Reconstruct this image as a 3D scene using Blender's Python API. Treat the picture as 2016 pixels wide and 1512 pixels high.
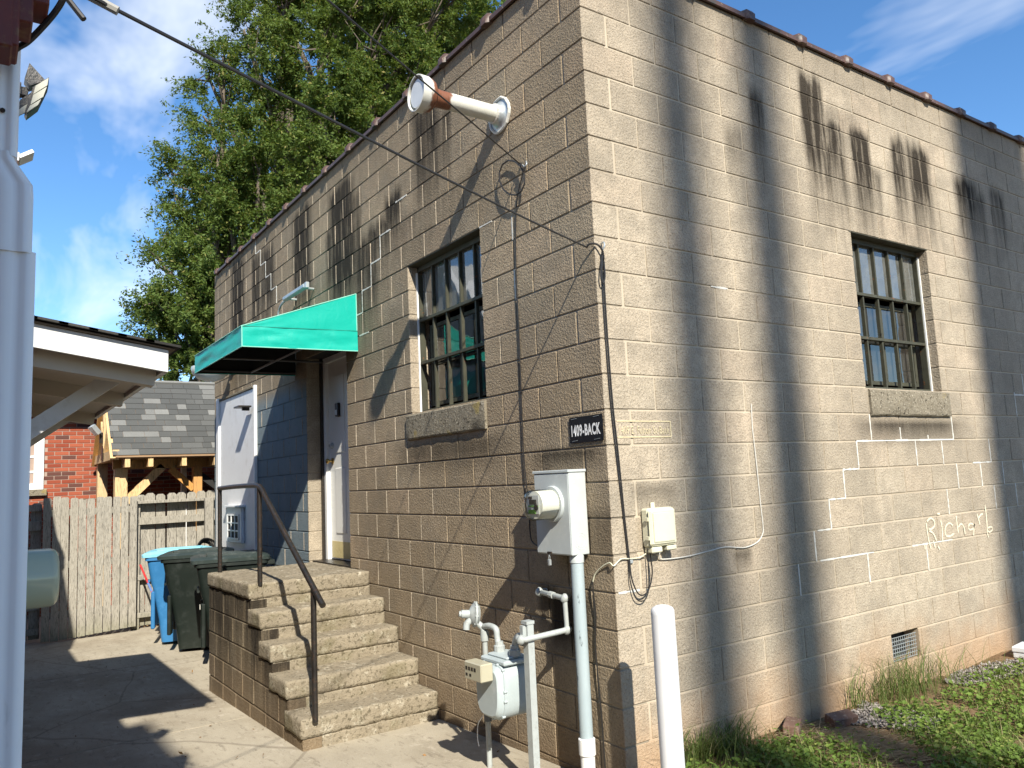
import bpy, math, random
import numpy as np
from mathutils import Vector, Matrix, noise as mnoise

for _o in list(bpy.data.objects):
    bpy.data.objects.remove(_o, do_unlink=True)
random.seed(7)
RNG = np.random.default_rng(11)
scene = bpy.context.scene
COL = scene.collection

# ------------------------------------------------------------------ camera
FPX, CX, CY = 1547.253, 1008.0, 756.0
CAM = Vector((3.33701740, -2.95090415, 1.45978581))
YAW, PITCH, ROLL = 0.962600734, 0.121030196, -0.0463016737
_f = Vector((-math.sin(YAW)*math.cos(PITCH), math.cos(YAW)*math.cos(PITCH), math.sin(PITCH)))
_r0 = Vector((math.cos(YAW), math.sin(YAW), 0.0))
_u0 = _r0.cross(_f)
CR = _r0*math.cos(ROLL) + _u0*math.sin(ROLL)
CU = -_r0*math.sin(ROLL) + _u0*math.cos(ROLL)
CF = _f
cam_d = bpy.data.cameras.new('camera')
cam_d.sensor_fit = 'HORIZONTAL'
cam_d.sensor_width = 36.0
cam_d.lens = FPX*36.0/2016.0
cam_d.clip_start = 0.05
cam_d.clip_end = 2000.0
cam = bpy.data.objects.new('camera', cam_d)
COL.objects.link(cam)
cam.matrix_world = Matrix((
    (CR.x, CU.x, -CF.x, CAM.x), (CR.y, CU.y, -CF.y, CAM.y),
    (CR.z, CU.z, -CF.z, CAM.z), (0, 0, 0, 1)))
scene.camera = cam

def ray(px, py):
    return CF + CR*((px-CX)/FPX) - CU*((py-CY)/FPX)
def on(px, py, ax, v):
    d = ray(px, py); return CAM + d*((v-CAM[ax])/d[ax])
def dep(px, py, t):
    return CAM + ray(px, py)*t
def project(P):
    d = Vector(P)-CAM; z = d.dot(CF)
    if z < 0.05: return None
    return CX+FPX*d.dot(CR)/z, CY-FPX*d.dot(CU)/z, z

# ------------------------------------------------------------------ light
SUN = Vector((2.2, -0.67, 1.85)).normalized()
world = bpy.data.worlds.new('World'); scene.world = world
world.use_nodes = True
wt = world.node_tree; wt.nodes.clear()
SKY_STRENGTH = 0.125
SUN_STRENGTH = 5.0
EXPOSURE = 0.82
w_out = wt.nodes.new('ShaderNodeOutputWorld')
w_bg = wt.nodes.new('ShaderNodeBackground'); w_bg.inputs['Strength'].default_value = SKY_STRENGTH
w_sky = wt.nodes.new('ShaderNodeTexSky'); w_sky.sky_type = 'NISHITA'; w_sky.sun_disc = False
w_sky.sun_elevation = math.asin(SUN.z)
w_sky.sun_rotation = math.atan2(SUN.x, SUN.y)
w_sky.altitude = 900; w_sky.air_density = 1.0; w_sky.dust_density = 0.05; w_sky.ozone_density = 2.5
w_tc = wt.nodes.new('ShaderNodeTexCoord')
w_sep = wt.nodes.new('ShaderNodeSeparateXYZ'); wt.links.new(w_tc.outputs['Generated'], w_sep.inputs[0])
def wmath(op, a, b=None):
    n = wt.nodes.new('ShaderNodeMath'); n.operation = op
    for i, v in enumerate((a, b)):
        if v is None: continue
        if isinstance(v, (int, float)): n.inputs[i].default_value = v
        else: wt.links.new(v, n.inputs[i])
    return n.outputs[0]
# project the view direction on a flat cloud layer so that the wisps flatten towards the horizon
w_z = wmath('ADD', wmath('MAXIMUM', w_sep.outputs[2], 0.0), 0.18)
w_cmb = wt.nodes.new('ShaderNodeCombineXYZ')
wt.links.new(wmath('DIVIDE', w_sep.outputs[0], w_z), w_cmb.inputs[0])
wt.links.new(wmath('DIVIDE', w_sep.outputs[1], w_z), w_cmb.inputs[1])
w_map = wt.nodes.new('ShaderNodeMapping'); wt.links.new(w_cmb.outputs[0], w_map.inputs[0])
w_map.inputs['Location'].default_value = (2.5, 0.12, 0.0)
w_map.inputs['Rotation'].default_value = (0, 0, 0.5)
w_map.inputs['Scale'].default_value = (1.0, 1.7, 1.0)
w_n = wt.nodes.new('ShaderNodeTexNoise'); wt.links.new(w_map.outputs[0], w_n.inputs['Vector'])
w_n.inputs['Scale'].default_value = 1.25; w_n.inputs['Detail'].default_value = 5; w_n.inputs['Roughness'].default_value = 0.58
w_n.inputs['Distortion'].default_value = 0.5
w_ramp = wt.nodes.new('ShaderNodeValToRGB'); wt.links.new(w_n.outputs[0], w_ramp.inputs[0])
w_ramp.color_ramp.elements[0].position = 0.50; w_ramp.color_ramp.elements[0].color = (0, 0, 0, 1)
w_ramp.color_ramp.elements[1].position = 0.88; w_ramp.color_ramp.elements[1].color = (1, 1, 1, 1)
w_mix = wt.nodes.new('ShaderNodeMix'); w_mix.data_type = 'RGBA'
wt.links.new(w_ramp.outputs[0], w_mix.inputs[0])
w_sat = wt.nodes.new('ShaderNodeHueSaturation'); wt.links.new(w_sky.outputs[0], w_sat.inputs['Color'])
w_sat.inputs['Saturation'].default_value = 1.2; w_sat.inputs['Value'].default_value = 1.0
wt.links.new(w_sat.outputs[0], w_mix.inputs[6])
w_mix.inputs[7].default_value = (5.8, 6.1, 6.5, 1)
wt.links.new(w_mix.outputs[2], w_bg.inputs['Color'])
wt.links.new(w_bg.outputs[0], w_out.inputs['Surface'])
sun_d = bpy.data.lights.new('sun', 'SUN'); sun_d.energy = SUN_STRENGTH; sun_d.angle = math.radians(0.65)
sun_d.color = (1.0, 0.935, 0.815)
sun_o = bpy.data.objects.new('sun', sun_d); COL.objects.link(sun_o)
sun_o.rotation_euler = (-SUN).to_track_quat('-Z', 'Y').to_euler()
sun_o.location = (10, -5, 12)
scene.view_settings.view_transform = 'Standard'
scene.view_settings.look = 'None'
scene.view_settings.exposure = EXPOSURE
scene.view_settings.gamma = 1.0
scene.view_settings.use_curve_mapping = False
scene.render.engine = 'CYCLES'
scene.cycles.max_bounces = 5; scene.cycles.diffuse_bounces = 2; scene.cycles.glossy_bounces = 3
scene.cycles.transmission_bounces = 4; scene.cycles.transparent_max_bounces = 8
scene.cycles.caustics_reflective = False; scene.cycles.caustics_refractive = False

# ------------------------------------------------------------------ helpers
ORG = {}
def tag(o, label=None, cat=None, group=None, kind=None):
    if label: o['label'] = label
    if cat: o['category'] = cat
    if group: o['group'] = group
    if kind: o['kind'] = kind
    return o
def thing(name, label, cat, loc=(0, 0, 0), group=None, kind=None):
    o = bpy.data.objects.new(name, None); COL.objects.link(o)
    o.location = loc; o.empty_display_size = 0.2
    ORG[o.name] = Vector(loc)
    return tag(o, label, cat, group, kind)
def link(name, me, mat, parent=None, org=None):
    o = bpy.data.objects.new(name, me); COL.objects.link(o)
    if mat is not None and len(me.materials) == 0:
        me.materials.append(mat)
    if parent is not None: o.parent = parent
    return o
def root_org(parent):
    return ORG.get(parent.name, Vector((0, 0, 0))) if parent is not None else Vector((0, 0, 0))

class MB:
    def __init__(s): s.v = []; s.f = []
    def add(s, vs, fs):
        b = len(s.v); s.v += [tuple(v) for v in vs]; s.f += [tuple(i+b for i in f) for f in fs]; return s
    def quad(s, a, b, c, d): return s.add([a, b, c, d], [(0, 1, 2, 3)])
    def box(s, x0, x1, y0, y1, z0, z1):
        v = [(x0,y0,z0),(x1,y0,z0),(x1,y1,z0),(x0,y1,z0),(x0,y0,z1),(x1,y0,z1),(x1,y1,z1),(x0,y1,z1)]
        return s.add(v, [(0,3,2,1),(4,5,6,7),(0,1,5,4),(1,2,6,5),(2,3,7,6),(3,0,4,7)])
    def bbox(s, x0, x1, y0, y1, z0, z1, b=0.006):
        """box with all edges chamfered"""
        P = [(x0,x1),(y0,y1),(z0,z1)]
        vs = {}; lst = []
        def vid(i, j, k, ax):
            key = (i, j, k, ax)
            if key not in vs:
                c = []
                for a, q in enumerate((i, j, k)):
                    lo, hi = P[a]; val = hi if q else lo
                    if a != ax: val += (-b if q else b)
                    c.append(val)
                vs[key] = len(lst); lst.append(tuple(c))
            return vs[key]
        fs = []
        for ax in range(3):
            o1, o2 = [(1,2),(2,0),(0,1)][ax]
            for q in (0, 1):
                ring = []
                for (m, n) in ((0,0),(1,0),(1,1),(0,1)):
                    t = [0,0,0]; t[ax] = q; t[o1] = m; t[o2] = n
                    ring.append(vid(*t, ax))
                fs.append(tuple(ring if q else ring[::-1]))
        for ax in range(3):                              # edge strips
            o1, o2 = [(1,2),(2,0),(0,1)][ax]
            for m in (0, 1):
                for n in (0, 1):
                    def c(q, face):
                        t = [0,0,0]; t[ax] = q; t[o1] = m; t[o2] = n
                        return vid(*t, face)
                    r = (c(0,o1), c(1,o1), c(1,o2), c(0,o2))
                    fs.append(r if (m+n) % 2 == 1 else r[::-1])
        for i in (0,1):
            for j in (0,1):
                for k in (0,1):
                    r = (vid(i,j,k,0), vid(i,j,k,1), vid(i,j,k,2))
                    fs.append(r if (i+j+k) % 2 == 1 else r[::-1])
        return s.add(lst, fs)
    def bar(s, a, b, w, h, up=(0, 0, 1)):
        """straight bar of section w x h from a to b"""
        a = Vector(a); b = Vector(b); d = (b-a).normalized(); up = Vector(up)
        if abs(d.dot(up)) > 0.98: up = Vector((0, 1, 0))
        sx = d.cross(up).normalized(); sz = sx.cross(d).normalized()
        v = []
        for q in (a, b):
            for i, j in ((-1,-1),(1,-1),(1,1),(-1,1)):
                v.append(q + sx*(i*w/2) + sz*(j*h/2))
        return s.add(v, [(0,3,2,1)[::-1],(4,5,6,7)[::-1],(0,1,5,4)[::-1],(1,2,6,5)[::-1],(2,3,7,6)[::-1],(3,0,4,7)[::-1]])
    def tube(s, pts, r, n=8, caps=True):
        pts = [Vector(q) for q in pts]
        rs = r if isinstance(r, (list, tuple)) else [r]*len(pts)
        prev = None; rings = []
        for i, q in enumerate(pts):
            if i == 0: d = pts[1]-pts[0]
            elif i == len(pts)-1: d = pts[-1]-pts[-2]
            else: d = (pts[i+1]-q).normalized() + (q-pts[i-1]).normalized()
            if d.length < 1e-9: d = Vector((0, 0, 1))
            d.normalize()
            if prev is None:
                a = Vector((0, 0, 1)) if abs(d.z) < 0.9 else Vector((1, 0, 0))
                nx = d.cross(a).normalized()
            else:
                nx = (prev - d*prev.dot(d))
                nx = nx.normalized() if nx.length > 1e-6 else d.orthogonal().normalized()
            prev = nx; ny = d.cross(nx)
            rings.append([q + nx*(math.cos(2*math.pi*k/n)*rs[i]) + ny*(math.sin(2*math.pi*k/n)*rs[i]) for k in range(n)])
        vs = [v for R in rings for v in R]; fs = []
        for i in range(len(rings)-1):
            for k in range(n):
                fs.append((i*n+k, i*n+(k+1) % n, (i+1)*n+(k+1) % n, (i+1)*n+k))
        if caps:
            fs.append(tuple(range(n))[::-1]); fs.append(tuple((len(rings)-1)*n+k for k in range(n)))
        return s.add(vs, fs)
    def lathe(s, prof, origin, axis, n=20):
        """prof: list of (distance along axis, radius)"""
        o = Vector(origin); d = Vector(axis).normalized()
        a = Vector((0, 0, 1)) if abs(d.z) < 0.9 else Vector((1, 0, 0))
        nx = d.cross(a).normalized(); ny = d.cross(nx)
        vs = []; fs = []
        for (t, r) in prof:
            for k in range(n):
                an = 2*math.pi*k/n
                vs.append(o + d*t + nx*(math.cos(an)*r) + ny*(math.sin(an)*r))
        for i in range(len(prof)-1):
            for k in range(n):
                fs.append((i*n+k, i*n+(k+1) % n, (i+1)*n+(k+1) % n, (i+1)*n+k))
        fs.append(tuple(range(n))[::-1]); fs.append(tuple((len(prof)-1)*n+k for k in range(n)))
        return s.add(vs, fs)
    def prism(s, poly, off):
        """extrude polygon (3-D points) by vector off"""
        n = len(poly); off = Vector(off)
        vs = [Vector(q) for q in poly] + [Vector(q)+off for q in poly]
        fs = [tuple(range(n))[::-1], tuple(range(n, 2*n))]
        for i in range(n): fs.append((i, (i+1) % n, n+(i+1) % n, n+i))
        return s.add(vs, fs)
    def mesh(s, name, org=Vector((0, 0, 0)), smooth=False):
        me = bpy.data.meshes.new(name)
        me.from_pydata([(v[0]-org[0], v[1]-org[1], v[2]-org[2]) for v in s.v], [], s.f)
        if smooth: me.shade_smooth()
        me.update()
        return me
    def build(s, name, mat, parent=None, smooth=False, fix=True, local=False):
        org = Vector((0, 0, 0)) if (local or parent is None) else root_org(parent)
        me = s.mesh(name, org, smooth)
        if fix:
            import bmesh
            bm = bmesh.new(); bm.from_mesh(me); bmesh.ops.recalc_face_normals(bm, faces=bm.faces); bm.to_mesh(me); bm.free()
        o = link(name, me, mat, parent)
        if parent is not None: ORG[o.name] = org if not local else Vector((0, 0, 0))
        return o
def smooth_angle(o, deg=40):
    me = o.data
    me.shade_smooth()
    try:
        import bmesh
        bm = bmesh.new(); bm.from_mesh(me)
        lim = math.radians(deg)
        for e in bm.edges:
            if len(e.link_faces) == 2 and e.calc_face_angle(0) > lim: e.smooth = False
        bm.to_mesh(me); bm.free()
    except Exception: pass
    return o
def catmull(pts, sub=6):
    P = [Vector(q) for q in pts]; P = [P[0]*2-P[1]] + P + [P[-1]*2-P[-2]]
    out = []
    for i in range(1, len(P)-2):
        for k in range(sub):
            t = k/sub; a, b, c, d = P[i-1], P[i], P[i+1], P[i+2]
            out.append(0.5*((2*b) + (c-a)*t + (2*a-5*b+4*c-d)*t*t + (3*b-a-3*c+d)*t**3))
    out.append(P[-2]); return out
def single(name, mb, mat, label, cat, base, group=None, smooth=False, kind=None):
    """a thing that is one mesh, with its origin at its base"""
    me = mb.mesh(name, Vector(base), smooth)
    import bmesh
    bm = bmesh.new(); bm.from_mesh(me); bmesh.ops.recalc_face_normals(bm, faces=bm.faces); bm.to_mesh(me); bm.free()
    o = link(name, me, mat); o.location = base
    if smooth: smooth_angle(o)
    return tag(o, label, cat, group, kind)

# ------------------------------------------------------------------ materials
class NT:
    def __init__(s, name):
        s.m = bpy.data.materials.new(name); s.m.use_nodes = True
        s.t = s.m.node_tree; s.t.nodes.clear()
        s.out = s.t.nodes.new('ShaderNodeOutputMaterial')
        s.b = s.t.nodes.new('ShaderNodeBsdfPrincipled'); s.t.links.new(s.b.outputs[0], s.out.inputs[0])
        s._pos = None
    def set(s, sock, v):
        if isinstance(v, bpy.types.NodeSocket): s.t.links.new(v, sock)
        elif isinstance(v, (int, float)) and sock.type in ('RGBA',): sock.default_value = (v, v, v, 1)
        elif isinstance(v, (tuple, list)) and sock.type == 'RGBA' and len(v) == 3: sock.default_value = (*v, 1)
        else: sock.default_value = v
    def M(s, op, a, b=None, c=None, clamp=False):
        n = s.t.nodes.new('ShaderNodeMath'); n.operation = op; n.use_clamp = clamp
        for i, v in enumerate((a, b, c)):
            if v is not None: s.set(n.inputs[i], v)
        return n.outputs[0]
    def pos(s):
        if s._pos is None:
            s._g = s.t.nodes.new('ShaderNodeNewGeometry'); s._pos = s._g.outputs['Position']
        return s._pos
    def geo(s): s.pos(); return s._g
    def obj(s): return s.t.nodes.new('ShaderNodeTexCoord').outputs['Object']
    def sep(s, v):
        n = s.t.nodes.new('ShaderNodeSeparateXYZ'); s.set(n.inputs[0], v); return n.outputs
    def comb(s, x, y, z):
        n = s.t.nodes.new('ShaderNodeCombineXYZ')
        for i, v in enumerate((x, y, z)): s.set(n.inputs[i], v)
        return n.outputs[0]
    def noise(s, vec, scale, detail=4, rough=0.55, dist=0.0, mul=None):
        if mul is not None:
            mp = s.t.nodes.new('ShaderNodeMapping'); s.set(mp.inputs[0], vec); mp.inputs['Scale'].default_value = mul; vec = mp.outputs[0]
        n = s.t.nodes.new('ShaderNodeTexNoise'); s.set(n.inputs['Vector'], vec)
        n.inputs['Scale'].default_value = scale; n.inputs['Detail'].default_value = detail
        n.inputs['Roughness'].default_value = rough; n.inputs['Distortion'].default_value = dist
        return n.outputs[0]
    def vor(s, vec, scale, feature='F1', out='Distance'):
        n = s.t.nodes.new('ShaderNodeTexVoronoi'); s.set(n.inputs['Vector'], vec); n.feature = feature
        n.inputs['Scale'].default_value = scale; return n.outputs[out]
    def ramp(s, fac, stops, interp='LINEAR'):
        n = s.t.nodes.new('ShaderNodeValToRGB'); s.set(n.inputs[0], fac); cr = n.color_ramp; cr.interpolation = interp
        while len(cr.elements) < len(stops): cr.elements.new(0.5)
        for e, (p, c) in zip(cr.elements, stops):
            e.position = p; e.color = (*c, 1) if isinstance(c, (tuple, list)) else (c, c, c, 1)
        return n.outputs[0]
    def step(s, v, a, b):
        n = s.t.nodes.new('ShaderNodeMapRange'); n.interpolation_type = 'SMOOTHSTEP'; n.clamp = True
        s.set(n.inputs['Value'], v); n.inputs['From Min'].default_value = a; n.inputs['From Max'].default_value = b
        return n.outputs[0]
    def mix(s, fac, a, b, mode='MIX'):
        n = s.t.nodes.new('ShaderNodeMix'); n.data_type = 'RGBA'; n.blend_type = mode
        s.set(n.inputs[0], fac); s.set(n.inputs[6], a); s.set(n.inputs[7], b); return n.outputs[2]
    def bump(s, h, strength=0.5, dist=0.01):
        n = s.t.nodes.new('ShaderNodeBump'); n.inputs['Strength'].default_value = strength; n.inputs['Distance'].default_value = dist
        s.set(n.inputs['Height'], h); s.t.links.new(n.outputs[0], s.b.inputs['Normal']); return n
    def attr(s, name, out='Fac'):
        n = s.t.nodes.new('ShaderNodeAttribute'); n.attribute_name = name; return n.outputs[out]
    def oinfo(s, out): return s.t.nodes.new('ShaderNodeObjectInfo').outputs[out]
    def P(s, **k):
        for key, v in k.items(): s.set(s.b.inputs[key.replace('_', ' ')], v)
        return s.m

def simple(name, col, rough=0.6, metal=0.0, var=0.25, scale=9.0, bump=0.0, bscale=60.0, dirt=None, dirt_amt=0.5, spec=0.5):
    n = NT(name); pos = n.pos()
    a = n.noise(pos, scale, 5, 0.6)
    dark = tuple(c*(1-var) for c in col); light = tuple(min(1, c*(1+var*0.6)) for c in col)
    c = n.mix(a, dark, light)
    if dirt:
        d = n.step(n.noise(pos, scale*1.7, 6, 0.65), 0.5, 0.72)
        c = n.mix(n.M('MULTIPLY', d, dirt_amt), c, dirt)
    r = n.M('ADD', n.M('MULTIPLY', a, 0.2), rough-0.1)
    if bump > 0: n.bump(n.noise(pos, bscale, 4, 0.6), bump, 0.004)
    return n.P(Base_Color=c, Roughness=r, Metallic=metal, Specular_IOR_Level=spec)

H = 0.4064; B = 0.2032
def zj(j): return (21-j)*B
ZTOP = zj(-2)

STREAK_L = [(-4.82,.22,4.58,3.1,1.0),(-3.70,.24,4.50,2.8,1.0),(-3.40,.12,4.3,2.9,.7),(-3.98,.12,4.1,2.9,.75),(-7.32,.22,4.66,2.7,1.0),
  (-6.5,.14,4.52,3.0,.8),(-6.05,.20,4.48,3.1,.75),(-2.58,.12,4.02,3.1,.95),(-1.95,.17,4.60,3.4,.85),(-1.62,.06,4.36,3.5,.75),
  (-2.88,.20,3.85,3.0,.85),(-2.33,.15,3.75,3.2,.8),(-3.18,.24,3.8,2.6,.8),(-1.8,.58,1.80,1.50,.70),(-5.6,.12,3.5,3.0,.5),
  (-.36,.24,1.66,1.42,.85),(-.43,.15,.80,.36,1.0),(-.62,.08,.84,.50,.8),(-.20,.2,1.3,.9,.5),(-1.5,.35,3.75,3.2,.6),(-6.9,.5,3.05,2.8,.5),(-2.5,.9,3.62,3.0,.45),(-3.0,.5,3.0,2.2,.3)]
STREAK_R = [(2.28,.10,4.50,3.15,1.0),(2.50,.15,4.2,3.1,.85),(2.90,.11,4.2,3.1,1.0),(3.08,.07,3.9,3.1,.65),(3.46,.09,4.25,3.1,.85),(3.78,.14,4.25,3.1,1.0),
  (4.6,.15,4.1,3.2,.95),(4.85,.08,4.0,3.2,.65),(5.22,.12,4.1,3.3,.7),(1.59,.06,4.2,3.3,.7),(1.33,.08,3.85,3.2,.55),(3.25,.56,1.81,1.56,.85),
  (.34,.13,1.42,1.24,.75),(1.08,.065,.985,.80,1.0),(2.6,.25,4.3,3.5,.45),(3.3,.6,3.6,3.1,.3),(3.7,.3,4.0,3.25,.4),(1.0,.2,4.5,4.0,.25)]

def cmu(name, ax, streaks, base=(0.375, 0.295, 0.205), mortar=False, mk=1.0, paint=None, clay=False, specks=True):
    n = NT(name); pos = n.pos(); xyz = n.sep(pos)
    u = xyz[ax]; z = xyz[2]
    rnd = n.M('ADD', n.sep(n.oinfo('Color'))[0], n.attr('rnd'))
    if mortar:
        c = n.mix(n.noise(pos, 3.0, 5), tuple(v*mk for v in (0.385, 0.325, 0.24)), tuple(v*mk for v in (0.52, 0.455, 0.355)))
        c = n.mix(n.M('MULTIPLY', n.step(n.noise(pos, 1.1, 4), .45, .7), .6), c, (0.30, 0.245, 0.18))
        gr = n.noise(pos, 300, 2)
    else:
        big = n.noise(pos, 0.9, 3, .5)
        c = n.mix(rnd, tuple(v*0.90 for v in base), tuple(v*1.09 for v in base))
        c = n.mix(n.M('MULTIPLY', n.step(rnd, .70, 1.0), .22), c, (0.40, 0.285, 0.20))
        c = n.mix(n.M('MULTIPLY', n.step(n.M('FRACT', n.M('MULTIPLY', rnd, 7.13)), .6, .8), .16), c, (0.33, 0.30, 0.235))
        c = n.mix(n.M('MULTIPLY', n.step(big, .40, .66), .42), c, tuple(v*.56 for v in base))
        c = n.mix(n.M('MULTIPLY', n.step(n.noise(pos, 2.6, 4, .65), .46, .64), .34), c, (0.19, .17, .135))
        mid = n.noise(pos, 11, 3, .75)
        c = n.mix(n.M('MULTIPLY', n.step(mid, .40, .62), .34), c, tuple(v*.58 for v in base))
        gr = n.noise(pos, 85, 3, .8)
        sp = n.noise(pos, 60, 2, .7)
        c = n.mix(n.step(gr, .50, .66), c, n.mix(.55, c, (0.09, .07, .05)))          # dark pores
        c = n.mix(n.M('MULTIPLY', n.step(sp, .56, .72), .26), c, (0.58, .51, .40))    # pale grit
    if paint:
        x0, x1, zt = paint
        wob = n.M('MULTIPLY', n.M('SUBTRACT', n.noise(pos, 6, 3), .5), .05)
        m = n.M('MULTIPLY', n.step(n.M('ADD', u, wob), x0-.01, x0+.01), n.step(n.M('ADD', u, n.M('MULTIPLY', wob, .3)), x1+.006, x1-.006))
        m = n.M('MULTIPLY', m, n.step(z, zt+.12, zt-.10))
        pc = n.mix(n.noise(pos, 5, 5, .65), (0.115, .165, .195), (0.235, .285, .305))
        pc = n.mix(n.step(n.noise(pos, 24, 4, .7, mul=(1, 1, .25)), .66, .72), pc, (0.5, .5, .47))
        pc = n.mix(n.step(n.noise(pos, 30, 3, .7, mul=(1, 1, .3)), .64, .7), pc, (0.05, .055, .06))
        c = n.mix(n.M('MULTIPLY', m, .93), c, pc)
    tot = None; tot2 = None
    wob = n.M('MULTIPLY', n.M('SUBTRACT', n.noise(pos, 2.3, 3, mul=(1, 1, .35)), .5), .16)
    uw = n.M('ADD', u, wob)
    zw = n.M('ADD', z, n.M('MULTIPLY', n.M('SUBTRACT', n.noise(pos, 11, 2, .6, mul=(1, 1, .05)), .5), .75))
    zt_ = n.M('MULTIPLY_ADD', n.M('SUBTRACT', zw, z), .28, z)
    for (xc, hw, zt, zb, st) in streaks:
        short = (zt-zb) < .5
        e = n.M('MULTIPLY_ADD', n.M('ABSOLUTE', n.M('SUBTRACT', u if short else uw, xc)), -1.9/(hw*1.4), 2.2, clamp=True)
        a = n.M('MULTIPLY_ADD', z if short else zw, 1.0/(.18 if short else .75), -zb/(.18 if short else .75), clamp=True)
        t = n.M('MULTIPLY_ADD', z if short else zt_, -1.0/(.06 if short else .12), zt/(.06 if short else .12), clamp=True)
        m = n.M('MULTIPLY', n.M('MULTIPLY', e, a), n.M('MULTIPLY', t, st))
        if short: tot2 = m if tot2 is None else n.M('MAXIMUM', tot2, m)
        else: tot = m if tot is None else n.M('MAXIMUM', tot, m)
    sn = n.noise(pos, 15, 5, .72, mul=(1, 1, .09))
    sf = n.M('MULTIPLY', tot, n.M('MULTIPLY_ADD', n.step(sn, .32, .58), .62, .58), clamp=True)
    if tot2 is not None: sf = n.M('MAXIMUM', sf, n.M('MULTIPLY', tot2, n.M('MULTIPLY_ADD', sn, .8, .55), clamp=True))
    c = n.mix(sf, c, (0.034, .028, .021) if not mortar else (0.06, .05, .038))
    # rain dirt below the coping
    tp = n.M('MULTIPLY', n.step(n.M('ADD', z, n.M('MULTIPLY', sn, .5)), 4.35, 5.0), .35)
    c = n.mix(tp, c, (0.09, .075, .055))
    if clay:
        cl = n.M('MULTIPLY', n.step(n.M('ADD', z, n.M('MULTIPLY', n.M('SUBTRACT', n.noise(pos, 3, 4), .5), .7)), .45, -.25), .5)
        c = n.mix(cl, c, (0.40, .225, .105))
    else:
        cl = n.M('MULTIPLY', n.step(n.M('ADD', z, n.M('MULTIPLY', n.M('SUBTRACT', n.noise(pos, 3, 4), .5), .5)), .25, -.3), .45)
        c = n.mix(cl, c, (0.15, .10, .06))
    if not mortar: n.bump(n.noise(pos, 60, 2, .75), .9, .011)
    return n.P(Base_Color=c, Roughness=.95, Specular_IOR_Level=.12)

PAINT = (-8.6, -4.745, 2.55)
M_CMU_L = cmu('concrete_block_west', 0, STREAK_L, paint=PAINT, base=(0.34, .268, .180))  # left base darker than the right: grazing sun put into the colour
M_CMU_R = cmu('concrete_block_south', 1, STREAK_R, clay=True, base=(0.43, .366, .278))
M_MOR_L = cmu('mortar_west', 0, STREAK_L, mortar=True, mk=.70, paint=PAINT)  # left mortar toned darker along with its blocks
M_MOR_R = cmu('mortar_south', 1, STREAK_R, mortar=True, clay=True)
M_WHITE = simple('white_paint', (0.78, .79, .78), .45, var=.06, dirt=(.5, .48, .42), dirt_amt=.25)
M_WHITEB = simple('white_board_paint', (0.74, .75, .76), .5, var=.07, scale=3, dirt=(.42, .40, .36), dirt_amt=.35, bump=.15, bscale=25)
M_DOOR = simple('door_paint', (0.74, .74, .70), .4, var=.05)
M_BLACK = simple('black_iron_paint', (0.018, .016, .014), .38, var=.3, scale=30, dirt=(.12, .06, .03), dirt_amt=.45, bump=.3, bscale=120)
M_CABLE = simple('black_cable_jacket', (0.02, .018, .017), .5)
M_DARK = simple('dark_interior', (0.02, .02, .02), .9)
M_BRASS = simple('brass', (0.55, .38, .14), .3, metal=1.0)
M_GALV = simple('galvanised_steel', (0.50, .54, .55), .42, metal=.55, var=.2, scale=14, dirt=(.32, .34, .34), dirt_amt=.4)
M_METERGREY = simple('meter_grey_enamel', (0.46, .50, .50), .38, var=.10, scale=12, dirt=(.58, .60, .58), dirt_amt=.4)
M_GASPIPE = simple('gas_pipe_grey_paint', (0.38, .41, .40), .45, var=.16, scale=22, dirt=(.14, .13, .11), dirt_amt=.35)
M_GASBODY = simple('gas_meter_grey_enamel', (0.40, .46, .47), .42, var=.14, scale=9, dirt=(.58, .62, .62), dirt_amt=.4)
M_BEIGE = simple('beige_plastic', (0.60, .585, .44), .42, var=.06, dirt=(.42, .40, .30), dirt_amt=.2)
M_SILL = None
def mk_sill():
    n = NT('sill_concrete'); pos = n.pos()
    a = n.noise(pos, 9, 6, .7); b = n.noise(pos, 70, 3, .7)
    c = n.mix(a, (0.10, .085, .06), (0.30, .265, .20))
    c = n.mix(n.step(b, .55, .72), c, (0.50, .46, .37))
    c = n.mix(n.step(n.noise(pos, 45, 3, .7), .55, .68), c, (0.035, .03, .022))
    c = n.mix(n.M('MULTIPLY', n.step(n.noise(pos, 5, 3), .62, .7), .5), c, (0.33, .25, .06))
    n.bump(n.M('ADD', b, n.noise(pos, 25, 4)), .7, .008)
    return n.P(Base_Color=c, Roughness=.95, Specular_IOR_Level=.1)
M_SILL = mk_sill()
def mk_olive():
    n = NT('olive_window_steel'); pos = n.pos()
    c = n.mix(n.noise(pos, 12, 5, .7), (0.022, .022, .015), (0.085, .085, .058))
    c = n.mix(n.step(n.noise(pos, 26, 4, .7), .60, .68), c, (0.02, .017, .012))
    c = n.mix(n.step(n.noise(pos, 33, 3, .6), .66, .7), c, (0.20, .07, .025))
    return n.P(Base_Color=c, Roughness=.6, Specular_IOR_Level=.3)
M_OLIVE = mk_olive()
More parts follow.
